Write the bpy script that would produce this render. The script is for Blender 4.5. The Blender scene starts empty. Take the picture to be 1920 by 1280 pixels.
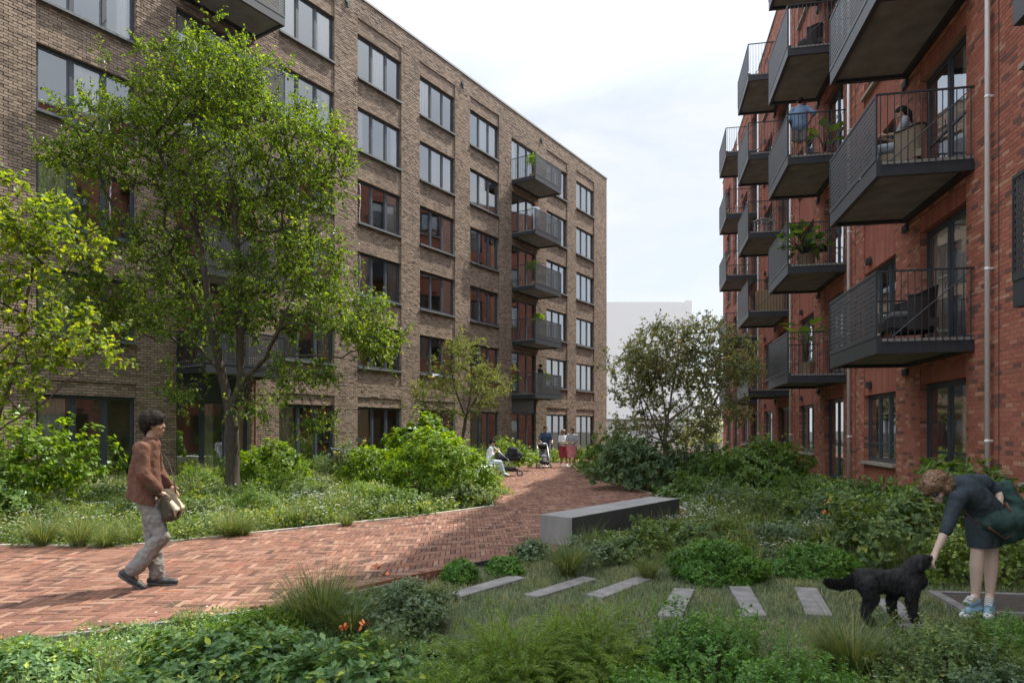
import bpy, math, random, time
import numpy as np
from mathutils import Vector, Matrix, noise as mn
R = math.radians
scene = bpy.context.scene
col = scene.collection
# ------------------------------------------------------------------ camera
CAM_H = 1.6; F = 1280.0; HY = 806.0
cam_d = bpy.data.cameras.new("camera"); cam = bpy.data.objects.new("camera", cam_d); col.objects.link(cam)
cam.location = (0, 0, CAM_H); cam.rotation_euler = (R(90), 0, 0)
cam_d.sensor_width = 36; cam_d.lens = 24; cam_d.shift_y = 166 / 1920.0
cam_d.clip_start = 0.05; cam_d.clip_end = 3000
scene.camera = cam
# ------------------------------------------------------------------ light
SUN_AZ = math.radians(39)      # direction towards the sun, measured from +X
SUN_EL = R(55.5)
sdir = Vector((math.cos(SUN_AZ) * math.cos(SUN_EL), math.sin(SUN_AZ) * math.cos(SUN_EL), math.sin(SUN_EL)))
sun_d = bpy.data.lights.new("sun", 'SUN'); sun_d.energy = 5.0; sun_d.angle = R(0.6); sun_d.color = (1.0, 0.93, 0.82)
sun = bpy.data.objects.new("sun", sun_d); col.objects.link(sun)
sun.rotation_euler = (-sdir).to_track_quat('-Z', 'Y').to_euler(); sun.location = (20, 20, 40)
w = bpy.data.worlds.new("World"); scene.world = w; w.use_nodes = True
nt = w.node_tree; nt.nodes.clear()
wo = nt.nodes.new('ShaderNodeOutputWorld'); bg = nt.nodes.new('ShaderNodeBackground'); sk = nt.nodes.new('ShaderNodeTexSky')
sk.sky_type = 'NISHITA'; sk.sun_disc = False; sk.sun_elevation = SUN_EL; sk.sun_rotation = math.pi / 2 - SUN_AZ
sk.air_density = 1.0; sk.dust_density = 1.5; sk.ozone_density = 1.0
tc = nt.nodes.new('ShaderNodeTexCoord'); mp = nt.nodes.new('ShaderNodeMapping'); mp.inputs['Scale'].default_value = (1.0, 1.4, 5.0)
no = nt.nodes.new('ShaderNodeTexNoise'); no.inputs['Scale'].default_value = 2.2; no.inputs['Detail'].default_value = 9; no.inputs['Roughness'].default_value = .58; no.inputs['Distortion'].default_value = .6
cr = nt.nodes.new('ShaderNodeValToRGB'); cr.color_ramp.elements[0].position = .30; cr.color_ramp.elements[1].position = .62
cr.color_ramp.elements[0].color = (.55, .55, .55, 1); cr.color_ramp.elements[1].color = (1, 1, 1, 1)
mx = nt.nodes.new('ShaderNodeMix'); mx.data_type = 'RGBA'
mx.inputs['B'].default_value = (5.75, 5.98, 6.25, 1)
nt.links.new(tc.outputs['Generated'], mp.inputs['Vector']); nt.links.new(mp.outputs[0], no.inputs['Vector'])
nt.links.new(no.outputs['Fac'], cr.inputs[0]); nt.links.new(cr.outputs[0], mx.inputs['Factor'])
nt.links.new(sk.outputs[0], mx.inputs['A'])
sx = nt.nodes.new('ShaderNodeSeparateXYZ'); nt.links.new(tc.outputs['Generated'], sx.inputs[0])
mr = nt.nodes.new('ShaderNodeMapRange'); mr.inputs['From Min'].default_value = .42; mr.inputs['From Max'].default_value = 1.0; mr.inputs['To Min'].default_value = 1.0; mr.inputs['To Max'].default_value = 3.2
nt.links.new(sx.outputs['Z'], mr.inputs['Value'])     # sky boosted towards the zenith to add fill, as overcast skies are brighter there
vm = nt.nodes.new('ShaderNodeVectorMath'); vm.operation = 'SCALE'; nt.links.new(mx.outputs['Result'], vm.inputs[0]); nt.links.new(mr.outputs[0], vm.inputs['Scale']); nt.links.new(vm.outputs[0], bg.inputs['Color'])
bg.inputs['Strength'].default_value = 0.105; nt.links.new(bg.outputs[0], wo.inputs['Surface'])
scene.view_settings.view_transform = 'Standard'; scene.view_settings.look = 'None'
scene.view_settings.exposure = 0.66; scene.view_settings.gamma = 1
scene.render.engine = 'CYCLES'
scene.cycles.max_bounces = 7; scene.cycles.transparent_max_bounces = 10; scene.cycles.transmission_bounces = 4
# ------------------------------------------------------------------ helpers
def G(px, py, z=0.0):
    Y = F * (CAM_H - z) / (py - HY); return ((px - 960) / F * Y, Y)
def at(px, Y): return (px - 960) / F * Y
def zz(py, Y): return CAM_H - (py - HY) * Y / F
def tag(o, label=None, cat=None, group=None, kind=None):
    if label: o['label'] = label
    if cat: o['category'] = cat
    if group: o['group'] = group
    if kind: o['kind'] = kind
    return o
def empty(name, loc=(0, 0, 0), rz=0.0, label=None, cat=None, group=None):
    o = bpy.data.objects.new(name, None); col.objects.link(o); o.location = loc; o.rotation_euler = (0, 0, rz); o.empty_display_size = .2
    return tag(o, label, cat, group)
def copy_tree(o, parent=None):
    c = o.copy(); col.objects.link(c)
    if parent is not None: c.parent = parent
    for ch in list(o.children): copy_tree(ch, c)
    return c
def link(name, me, parent=None):
    o = bpy.data.objects.new(name, me); col.objects.link(o)
    if parent is not None: o.parent = parent
    return o
def np_mesh(name, V, Fq, mats, midx=None, smooth=False):
    """V (n,3), Fq (m,k) uniform polygons."""
    V = np.asarray(V, dtype=np.float32); Fq = np.asarray(Fq, dtype=np.int32)
    me = bpy.data.meshes.new(name); k = Fq.shape[1]; m = len(Fq)
    me.vertices.add(len(V)); me.vertices.foreach_set('co', V.ravel())
    me.loops.add(m * k); me.loops.foreach_set('vertex_index', Fq.ravel())
    me.polygons.add(m); me.polygons.foreach_set('loop_start', np.arange(0, m * k, k, dtype=np.int32))
    if not isinstance(mats, (list, tuple)): mats = [mats]
    for x in mats: me.materials.append(x)
    if midx is not None: me.polygons.foreach_set('material_index', np.asarray(midx, dtype=np.int32))
    me.polygons.foreach_set('use_smooth', np.full(m, bool(smooth)))
    me.update(calc_edges=True)
    return me
class MB:
    def __init__(s): s.v = []; s.f = []; s.m = []
    def box(s, x0, x1, y0, y1, z0, z1, m=0, M=None):
        if x0 > x1: x0, x1 = x1, x0
        if y0 > y1: y0, y1 = y1, y0
        if z0 > z1: z0, z1 = z1, z0
        b = len(s.v); c = [(x0, y0, z0), (x1, y0, z0), (x1, y1, z0), (x0, y1, z0), (x0, y0, z1), (x1, y0, z1), (x1, y1, z1), (x0, y1, z1)]
        if M is not None: c = [tuple(M @ Vector(p)) for p in c]
        s.v += c
        for q in ((0, 3, 2, 1), (4, 5, 6, 7), (0, 1, 5, 4), (1, 2, 6, 5), (2, 3, 7, 6), (3, 0, 4, 7)):
            s.f.append(tuple(b + i for i in q)); s.m.append(m)
    def prism(s, pts, z0, z1, m=0):
        b = len(s.v); n = len(pts); s.v += [(p[0], p[1], z0) for p in pts] + [(p[0], p[1], z1) for p in pts]
        s.f.append(tuple(b + i for i in reversed(range(n)))); s.m.append(m)
        s.f.append(tuple(b + n + i for i in range(n))); s.m.append(m)
        for i in range(n):
            j = (i + 1) % n; s.f.append((b + i, b + j, b + n + j, b + n + i)); s.m.append(m)
    def face(s, pts, m=0):
        b = len(s.v); s.v += [tuple(p) for p in pts]; s.f.append(tuple(range(b, b + len(pts)))); s.m.append(m)
    def tube(s, P, rad, n=8, m=0, cap=True, closed=False, flat=1.0):
        P = [Vector(p) for p in P]; k = len(P)
        if not isinstance(rad, (list, tuple)): rad = [rad] * k
        b = len(s.v); up = None
        for i, p in enumerate(P):
            if closed: t = P[(i + 1) % k] - P[i - 1]
            else: t = P[min(i + 1, k - 1)] - P[max(i - 1, 0)]
            t.normalize()
            if up is None:
                up = Vector((0, 0, 1)) if abs(t.z) < .9 else Vector((1, 0, 0))
            a = t.cross(up); 
            if a.length < 1e-6: a = t.orthogonal()
            a.normalize(); up = a.cross(t); up.normalize()
            for j in range(n):
                an = 2 * math.pi * j / n
                s.v.append(tuple(p + (a * math.cos(an) + up * (math.sin(an) * flat)) * rad[i]))
        segs = k if closed else k - 1
        for i in range(segs):
            i2 = (i + 1) % k
            for j in range(n):
                j2 = (j + 1) % n
                s.f.append((b + i * n + j, b + i * n + j2, b + i2 * n + j2, b + i2 * n + j)); s.m.append(m)
        if cap and not closed:
            s.f.append(tuple(b + j for j in reversed(range(n)))); s.m.append(m)
            s.f.append(tuple(b + (k - 1) * n + j for j in range(n))); s.m.append(m)
    def build(s, name, mats, parent=None, smooth=False, bevel=0, link_=True):
        me = bpy.data.meshes.new(name); me.from_pydata(s.v, [], s.f)
        if not isinstance(mats, (list, tuple)): mats = [mats]
        for x in mats: me.materials.append(x)
        me.polygons.foreach_set('material_index', s.m)
        me.polygons.foreach_set('use_smooth', [bool(smooth)] * len(s.f))
        me.update()
        if not link_: return me
        o = link(name, me, parent)
        if bevel:
            b = o.modifiers.new('bevel', 'BEVEL'); b.width = bevel; b.segments = 2; b.limit_method = 'ANGLE'
        return o
# ------------------------------------------------------------------ materials
def newmat(name):
    m = bpy.data.materials.new(name); m.use_nodes = True; t = m.node_tree; t.nodes.clear()
    out = t.nodes.new('ShaderNodeOutputMaterial'); p = t.nodes.new('ShaderNodeBsdfPrincipled'); t.links.new(p.outputs[0], out.inputs[0])
    return m, t, p, out
def ramp(t, cols, fac):
    r = t.nodes.new('ShaderNodeValToRGB'); e = r.color_ramp.elements
    n = len(cols)
    for i, c in enumerate(cols):
        if len(c) == 4: pos, c = c[0], c[1:]
        else: pos = i / max(1, n - 1)
        if i == 0: el = e[0]
        elif i == n - 1 and n > 1: el = e[len(e) - 1]
        else: el = e.new(pos)
        el.position = pos; el.color = (*c, 1)
    t.links.new(fac, r.inputs[0]); return r.outputs[0]
def nz(t, scale, detail=4, rough=.55, vec=None, stretch=None):
    n = t.nodes.new('ShaderNodeTexNoise'); n.inputs['Scale'].default_value = scale; n.inputs['Detail'].default_value = detail; n.inputs['Roughness'].default_value = rough
    c = t.nodes.new('ShaderNodeTexCoord'); v = c.outputs['Object'] if vec is None else vec
    if stretch:
        mp_ = t.nodes.new('ShaderNodeMapping'); mp_.inputs['Scale'].default_value = stretch; t.links.new(v, mp_.inputs[0]); v = mp_.outputs[0]
    t.links.new(v, n.inputs['Vector']); return n.outputs['Fac']
def mult(t, a, b, fac=1.0, mode='MULTIPLY'):
    m = t.nodes.new('ShaderNodeMix'); m.data_type = 'RGBA'; m.blend_type = mode; m.inputs['Factor'].default_value = fac
    t.links.new(a, m.inputs['A']); t.links.new(b, m.inputs['B']); return m.outputs['Result']
def pm(name, c, rough=.6, var=.15, scale=6, bump=0, bscale=60, metal=0, spec=.5, stretch=None, sheen=0):
    m, t, p, out = newmat(name)
    f = nz(t, scale, 5, stretch=stretch)
    lo = tuple(x * (1 - var) for x in c); hi = tuple(min(1, x * (1 + var)) for x in c)
    t.links.new(ramp(t, [(.3, *lo), (.7, *hi)], f), p.inputs['Base Color'])
    p.inputs['Roughness'].default_value = rough; p.inputs['Metallic'].default_value = metal; p.inputs['Specular IOR Level'].default_value = spec
    if sheen: p.inputs['Sheen Weight'].default_value = sheen
    if bump:
        b = t.nodes.new('ShaderNodeBump'); b.inputs['Strength'].default_value = 1; b.inputs['Distance'].default_value = bump
        t.links.new(nz(t, bscale, 6), b.inputs['Height']); t.links.new(b.outputs[0], p.inputs['Normal'])
    return m
def island_mat(name, cols, rough=.85, bump=.003, bscale=90, big=.25, bigscale=.35):
    m, t, p, out = newmat(name)
    g = t.nodes.new('ShaderNodeNewGeometry')
    c = ramp(t, cols, g.outputs['Random Per Island'])
    f = nz(t, 28, 6, .65); v = ramp(t, [(.25, .72, .72, .72), (.75, 1.12, 1.12, 1.12)], f); c = mult(t, c, v)
    f2 = nz(t, bigscale, 5, .6); v2 = ramp(t, [(.3, 1 - big, 1 - big, 1 - big), (.7, 1, 1, 1)], f2); c = mult(t, c, v2)
    t.links.new(c, p.inputs['Base Color']); p.inputs['Roughness'].default_value = rough; p.inputs['Specular IOR Level'].default_value = .3
    b = t.nodes.new('ShaderNodeBump'); b.inputs['Distance'].default_value = bump; b.inputs['Strength'].default_value = 1
    t.links.new(nz(t, bscale, 6, .7), b.inputs['Height']); t.links.new(b.outputs[0], p.inputs['Normal'])
    return m
LEAF_GAIN = 1.35
def leaf_mat(name, cols, trans=.38, rough=.5, tcol=None, spec=.35):
    m, t, p, out = newmat(name); k_ = 1.0 if ('fur' in name or 'petal' in name) else LEAF_GAIN; cols = [(c_[0], *(min(.9, x * k_) for x in c_[1:])) for c_ in cols]
    g = t.nodes.new('ShaderNodeNewGeometry'); c = ramp(t, cols, g.outputs['Random Per Island'])
    f = nz(t, 1.9, 4, .6); v = ramp(t, [(.3, .70, .80, .78), (.5, .95, .97, .95), (.72, 1.28, 1.15, .9)], f); c = mult(t, c, v)
    t.links.new(c, p.inputs['Base Color']); p.inputs['Roughness'].default_value = rough; p.inputs['Specular IOR Level'].default_value = spec
    tr = t.nodes.new('ShaderNodeBsdfTranslucent'); k = t.nodes.new('ShaderNodeMix'); k.data_type = 'RGBA'; k.blend_type = 'MULTIPLY'; k.inputs['Factor'].default_value = 1
    t.links.new(c, k.inputs['A']); k.inputs['B'].default_value = (*(tcol or (2.2, 1.9, .55)), 1); t.links.new(k.outputs['Result'], tr.inputs['Color'])
    ms = t.nodes.new('ShaderNodeMixShader'); ms.inputs[0].default_value = trans
    t.links.new(p.outputs[0], ms.inputs[1]); t.links.new(tr.outputs[0], ms.inputs[2]); t.links.new(ms.outputs[0], out.inputs[0])
    return m
M = {}
M['brick_tan'] = island_mat('brown_brick', [(0, .22, .168, .132), (.3, .335, .258, .20), (.65, .40, .31, .24), (.88, .455, .355, .275), (1, .20, .155, .125)], bump=.004)
M['mortar_dark'] = pm('dark_mortar', (.07, .058, .05), .95, .2, 30)
M['brick_red'] = island_mat('red_brick', [(0, .20, .105, .085), (.09, .24, .12, .095), (.13, .40, .145, .10), (.5, .48, .17, .115), (.87, .53, .205, .14), (.92, .62, .33, .23), (1, .58, .30, .20)], big=.15, bigscale=.6)
M['brick_red_soldier'] = island_mat('red_brick_upright', [(0, .36, .125, .09), (.5, .42, .145, .105), (1, .47, .175, .12)], big=.18)
M['mortar_red'] = pm('red_mortar', (.30, .19, .15), .95, .2, 30)
M['paver'] = island_mat('clay_paver', [(0, .09, .052, .040), (.10, .14, .074, .054), (.32, .20, .096, .066), (.6, .24, .117, .080), (.8, .275, .148, .102), (.95, .34, .21, .15), (1, .29, .105, .06)], bump=.004, bigscale=.6, big=.28)
M['paver_joint'] = pm('paver_joint', (.055, .042, .035), .95, .3, 20)
M['soil'] = pm('soil', (.035, .028, .018), 1, .4, 5, .03, 12)
M['turf'] = pm('turf_base', (.035, .05, .02), 1, .4, 3, .02, 30)
M['concrete'] = pm('concrete', (.30, .295, .285), .8, .12, 2.5, .002, 120)
M['concrete_dark'] = pm('dark_cast_stone', (.23, .225, .22), .75, .22, 3.0, .003, 70, stretch=(1, 1, .35))
M['slab'] = pm('paving_slab', (.20, .19, .188), .88, .30, 6.0, .004, 70)
M['frame'] = pm('anthracite_frame', (.052, .065, .080), .45, .08, 2)
M['metal_dark'] = pm('anthracite_metal', (.034, .040, .048), .42, .1, 2)
M['soffit'] = pm('balcony_soffit', (.20, .195, .18), .85, .2, 1.5)
M['soffit_grey'] = pm('balcony_soffit_grey', (.26, .25, .235), .85, .25, 2.0)
M['zinc'] = pm('zinc_pipe', (.86, .86, .87), .3, .03, 3, metal=.1)
M['sill'] = pm('lead_sill', (.13, .14, .15), .6, .12, 4)
M['sill_stone'] = pm('stone_sill', (.36, .32, .27), .8, .15, 5)
M['coping'] = pm('zinc_coping', (.36, .37, .38), .5, .1, 2)
M['plaster'] = pm('room_plaster', (.66, .61, .54), .9, .05, 1)
M['plaster_white'] = pm('plain_render_wall', (.90, .90, .90), .9, .02, .05)
M['plaster_base'] = pm('plain_render_base', (.55, .54, .54), .9, .03, .05)
M['curtain'] = pm('curtain_cloth', (.84, .81, .76), .9, .05, 3)
M['corten'] = pm('rust_edging', (.22, .085, .045), .8, .25, 12)
M['steel_edge'] = pm('steel_edging', (.04, .042, .046), .5, .1, 6)
M['kerb'] = pm('kerb_stone', (.42, .38, .34), .85, .15, 9)
M['bark'] = pm('tree_bark', (.068, .054, .042), .95, .35, 14, .012, 45, stretch=(1, 1, .3))
M['bark_light'] = pm('pale_bark', (.20, .165, .125), .95, .3, 14, .006, 45, stretch=(1, 1, .3))
M['twig'] = pm('twig_bark', (.09, .065, .04), .95, .3, 20)
def glass_mat():
    m = bpy.data.materials.new('window_glass'); m.use_nodes = True; t = m.node_tree; t.nodes.clear()
    out = t.nodes.new('ShaderNodeOutputMaterial'); gl = t.nodes.new('ShaderNodeBsdfGlossy'); gl.inputs['Roughness'].default_value = .02; gl.inputs['Color'].default_value = (.9, .93, .96, 1)
    tr = t.nodes.new('ShaderNodeBsdfTransparent'); tr.inputs['Color'].default_value = (.92, .95, .95, 1)
    fr = t.nodes.new('ShaderNodeFresnel'); fr.inputs['IOR'].default_value = 1.5
    ma = t.nodes.new('ShaderNodeMath'); ma.operation = 'MULTIPLY_ADD'; ma.inputs[1].default_value = 1.55; ma.inputs[2].default_value = .25; ma.use_clamp = True
    bp = t.nodes.new('ShaderNodeBump'); bp.inputs['Distance'].default_value = .004; bp.inputs['Strength'].default_value = .5
    t.links.new(nz(t, .9, 2), bp.inputs['Height']); t.links.new(bp.outputs[0], gl.inputs['Normal'])
    t.links.new(fr.outputs[0], ma.inputs[0]); ms = t.nodes.new('ShaderNodeMixShader'); t.links.new(ma.outputs[0], ms.inputs[0])
    t.links.new(tr.outputs[0], ms.inputs[1]); t.links.new(gl.outputs[0], ms.inputs[2]); t.links.new(ms.outputs[0], out.inputs[0]); return m
M['glass'] = glass_mat()
# ------------------------------------------------------------------ facades
BOXF = np.array([(0, 1, 5, 4), (1, 2, 6, 5), (3, 0, 4, 7), (4, 5, 6, 7), (0, 3, 2, 1)])
class Brick:
    def __init__(s, rng): s.b = []; s.q = []; s.rng = rng      # b: x0 x1 y0 y1 z0 z1 ; q: quads (4,3)
    def fill(s, x0, x1, z0, z1, y, holes=(), L=.22, H=.075, j=.011, prot=.014, jit=.010, third=False):
        hs = [h for h in holes if h[0] < x1 and h[1] > x0 and h[2] < z1 and h[3] > z0]
        zs = sorted(set([z0, z1] + [min(max(v, z0), z1) for h in hs for v in h[2:4]]))
        for a, b in zip(zs[:-1], zs[1:]):
            if b - a < 1e-4: continue
            mid = (a + b) / 2; iv = [(x0, x1)]
            for h in hs:
                if h[2] < mid < h[3]:
                    nv = []
                    for p, q in iv:
                        if h[1] <= p or h[0] >= q: nv.append((p, q)); continue
                        if h[0] > p: nv.append((p, h[0]))
                        if h[1] < q: nv.append((h[1], q))
                    iv = nv
            for p, q in iv: s.q.append([(p, y, a), (q, y, a), (q, y, b), (p, y, b)])
            k0 = int(math.floor(a / H)); k1 = int(math.ceil(b / H))
            for k in range(k0, k1):
                c0 = max(k * H, a); c1 = min((k + 1) * H - j, b)
                if c1 - c0 < .012: continue
                off = (k % 2) * L / 2 if not third else (k * .37 % 1) * L
                for p, q in iv:
                    st = np.arange(math.floor((p - off) / L) * L + off, q, L)
                    s0 = np.maximum(st, p); s1 = np.minimum(st + L - j, q); ok = s1 - s0 > .012; s0 = s0[ok]; s1 = s1[ok]; n = len(s0)
                    if not n: continue
                    pr = prot + s.rng.random(n) * jit
                    tz = s.rng.normal(0, .0012, n)
                    s.b.append(np.stack([s0, s1, y - pr, np.full(n, y + .002), np.full(n, c0) + tz, np.full(n, c1) + tz], 1))
    def reveal(s, x0, x1, z0, z1, y0, y1, bottom=False, H=.075, j=.011):
        for k in range(int(z0 / H), int(z1 / H) + 1):
            c0 = max(k * H, z0); c1 = min((k + 1) * H - j, z1)
            if c1 - c0 < .01: continue
            s.q2 = getattr(s, 'q2', [])
            s.q2.append([(x0, y0, c0), (x0, y0, c1), (x0, y1, c1), (x0, y1, c0)])
            s.q2.append([(x1, y0, c0), (x1, y1, c0), (x1, y1, c1), (x1, y0, c1)])
        s.q.append([(x0 - .003, y0, z0), (x0 - .003, y0, z1), (x0 - .003, y1, z1), (x0 - .003, y1, z0)]); s.q.append([(x1 + .003, y0, z0), (x1 + .003, y1, z0), (x1 + .003, y1, z1), (x1 + .003, y0, z1)])
        s.q2.append([(x0, y0, z1), (x1, y0, z1), (x1, y1, z1), (x0, y1, z1)])
        if bottom: s.q.append([(x0, y0, z0), (x0, y1, z0), (x1, y1, z0), (x1, y0, z0)])
    def build(s, name, mats, parent):
        B = np.concatenate(s.b); n = len(B); x0, x1, y0, y1, z0, z1 = B.T
        V = np.stack([np.stack(c, 1) for c in ((x0, y0, z0), (x1, y0, z0), (x1, y1, z0), (x0, y1, z0), (x0, y0, z1), (x1, y0, z1), (x1, y1, z1), (x0, y1, z1))], 1).reshape(-1, 3)
        Fq = (np.arange(n)[:, None, None] * 8 + BOXF[None]).reshape(-1, 4); mi = [np.zeros(len(Fq), int)]
        vs = [V]; fs = [Fq]; c = len(V)
        for lst, mm in ((getattr(s, 'q2', []), 0), (s.q, 1)):
            if not lst: continue
            Q = np.array(lst, float).reshape(-1, 3); k = len(lst); vs.append(Q); fs.append(c + np.arange(k * 4).reshape(-1, 4)); c += k * 4; mi.append(np.full(k, mm))
        return link(name, np_mesh(name, np.concatenate(vs), np.concatenate(fs), mats, np.concatenate(mi)), parent)
rngb = np.random.default_rng(5)
# window prototypes -------------------------------------------------
def curtain_mesh(w, h, rng, x0=0):
    n = max(8, int(w / .022)); V = []; Fq = []
    ph = rng.random() * 6
    for i in range(n + 1):
        x = x0 + w * i / n; y = .035 * math.sin(i * 1.15 + ph) + .015 * math.sin(i * .37 + ph)
        V += [(x, y, 0.02), (x + .01 * math.sin(i * .8), y * .7, h - .03)]
    for i in range(n): Fq.append((2 * i, 2 * i + 2, 2 * i + 3, 2 * i + 1))
    return np_mesh('curtain', V, Fq, M['curtain'], smooth=True)
def window_proto(w, h, cols, transom=None, curtains=(), sill=True, sill_m='sill', sd=.06, rng=random.Random(1), sash=.05, doors=False, rail=0):
    """frame mesh part with children pane, sill, curtain; origin lower-left of the opening, y=0 at frame front, outward -y"""
    b = MB(); fo = .055; D = .075
    b.box(0, w, 0, D, 0, fo); b.box(0, w, 0, D, h - fo, h); b.box(0, fo, 0.001, D - .001, fo, h - fo); b.box(w - fo, w, 0.001, D - .001, fo, h - fo)
    xs = [0] + [w * c for c in cols] + [w]
    for x in xs[1:-1]: b.box(x - .04, x + .04, .002, D - .002, fo, h - fo)
    for i, (a, c) in enumerate(zip(xs[:-1], xs[1:])):
        x0 = a + (fo if i == 0 else .04); x1 = c - (fo if i == len(xs) - 2 else .04)
        y0, y1 = .014, D - .02
        b.box(x0, x1, y0, y1, fo, fo + sash); b.box(x0, x1, y0, y1, h - fo - sash, h - fo)
        b.box(x0, x0 + sash, y0 + .001, y1 - .001, fo + sash, h - fo - sash); b.box(x1 - sash, x1, y0 + .001, y1 - .001, fo + sash, h - fo - sash)
        if transom: b.box(x0 + sash, x1 - sash, y0 + .002, y1 - .002, transom, transom + .05)
        if doors: b.tube([(x1 - .03, -.03, 1.0), (x1 - .03, -.03, 1.14)], .009, 6)
    if rail:   # french-window guard bars low outside
        b.box(.02, w - .02, -.05, -.03, rail - .02, rail + .01)
        for i in range(int(w / .12)): b.box(.06 + i * .12, .075 + i * .12, -.045, -.035, .05, rail - .02)
    fr = b.build('window', M['frame'])
    g = MB(); g.face([(fo, .036, fo), (w - fo, .036, fo), (w - fo, .036, h - fo), (fo, .036, h - fo)]); g.build('pane', M['glass'], fr)
    if sill:
        q = MB(); q.box(-.01, w + .01, -.14 - sd, .0, -.075, -.004)
        q.build('sill', M[sill_m], fr)
    for cx, cw in curtains:
        o = link('curtain', curtain_mesh(cw, h - .05, rng), fr); o.location = (cx, .10, 0)
    return fr
def put(proto, parent, x, y, z):
    o = copy_tree(proto, parent); o.location = (x, y, z); return o
def kill(o):
    for c in list(o.children): kill(c)
    bpy.data.objects.remove(o, do_unlink=True)
# balcony prototype ---------------------------------------------------
def perf_mesh(L, z0, z1, cell=.078, rad=.0255, mat=None):
    nx = int(L / cell); nz_ = int((z1 - z0) / cell); V = []; Fq = []
    cx = L / nx; cz = (z1 - z0) / nz_
    # each cell: outer square ring (8 pts) to inner four-petalled opening (8 pts)
    sq = [(-.5, -.5), (0, -.5), (.5, -.5), (.5, 0), (.5, .5), (0, .5), (-.5, .5), (-.5, 0)]
    for i in range(nx):
        for k in range(nz_):
            ox = (i + .5) * cx; oz = z0 + (k + .5) * cz; b = len(V)
            rot = math.pi / 8 if (i + k) % 2 else 0
            for (a, c) in sq: V.append((ox + a * cx, 0, oz + c * cz))
            for j in range(8):
                an = math.atan2(sq[j][1], sq[j][0]); rr = rad * (1.18 if (j + (i + k)) % 2 else .72)
                V.append((ox + rr * math.cos(an), 0, oz + rr * math.sin(an)))
            for j in range(8):
                j2 = (j + 1) % 8; Fq.append((b + j, b + j2, b + 8 + j2, b + 8 + j))
    return np_mesh('perforated_panel', V, Fq, mat)
BL, BD = 2.96, 1.5
def balcony_proto(soffit, tie, D=BD):
    b = MB(); e = .012
    b.box(0, BL, -D, -D + .09, 0, .28)
    for a_, c_ in ((0, .09), (BL - .09, BL)):
        b.box(a_, c_, -D + .09, 0, 0.001, .13); b.box(a_ + .025, c_ - .025, -D + .09, 0, .13, .20); b.box(a_ + .012, c_ - .012, -D + .09, 0, .20, .25, 1)
    b.box(.09, BL - .09, -.12, 0, .002, .278); b.box(.09, BL - .09, -D + .09, -.12, .07, .25, 1)
    s = b.build('balcony', [M['metal_dark'], soffit])
    p = link('perforated_panel', perf_mesh(BL - .04, .36, 1.36, mat=M['metal_dark']), s); p.location = (.02, -D - .004, 0)
    sd = p.modifiers.new('thick', 'SOLIDIFY'); sd.thickness = .006
    q = MB(); y = -D - .008
    q.box(0, BL, y - .002, y + .016, .279, .36); q.box(0, BL, y - .004, y + .03, 1.36, 1.40); q.box(0, .02, y - .003, y + .03, .36, 1.36); q.box(BL - .02, BL, y - .003, y + .03, .36, 1.36)
    q.build('panel_frame', M['metal_dark'], s)
    for xs_ in (0, BL - .012):
        r = MB(); n = 14
        for i in range(n):
            yy = -D + .07 + (D - .12) * i / (n - 1); r.box(xs_ - .003, xs_ + .015, yy - .006, yy + .006, -.005, 1.37)
        r.box(xs_ - .008, xs_ + .02, -D, 0, 1.37, 1.40)
        if tie: r.tube([(xs_ + .006, -.02, 1.37), (xs_ + .006, -D + .25, .28)], .011, 6)
        r.build('bar_railing', M['metal_dark'], s)
    return s
# ================= LEFT BUILDING ====================================
LA = R(32.6)
LB = empty('apartment_building', (-6.41, 28.3, 0), math.pi / 2 - LA, 'six storey brown brick apartment building with grey framed windows on the left of the path', 'building')
LW = 2.68; PER = 3.945; UEND = 24.45; USTART = -21.5; TOPZ = 19.55
br = Brick(rngb); holes = []; recs = []
cols_ = [i for i in range(-5, 6)]
def left_is_balc(i): return i in (-2, 3)
tops = [2.58] + [6.03 + 3 * k for k in range(5)]
for i in cols_:
    x0 = i * PER; x1 = x0 + LW
    if left_is_balc(i):
        holes.append((x0, x1, .12, 3.4)); 
        for k in range(5): holes.append((x0, x1, 3.65 + 3 * k, 6.03 + 3 * k))
    else:
        holes.append((x0, x1, .12, 2.58)); recs.append((x0, x1, 2.58, 2.98))
        for k in range(5):
            holes.append((x0, x1, 4.23 + 3 * k, 6.03 + 3 * k))
            if k < 4: recs.append((x0, x1, 6.03 + 3 * k, 7.23 + 3 * k))
        recs.append((x0, x1, 18.03, 18.68)); recs.append((x0, x1, 3.55, 4.23))
br.fill(USTART, UEND, 0, TOPZ, 0, holes + recs, L=.215, H=.08, j=.017, prot=.012, jit=.016)
for r_ in recs:
    br.fill(*r_, .05, L=.215, H=.08, j=.015, prot=.012, jit=.008)
    br.reveal(*r_, -.012, .05, H=.08)
for h_ in holes: br.reveal(*h_, -.012, .2, H=.08)
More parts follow.
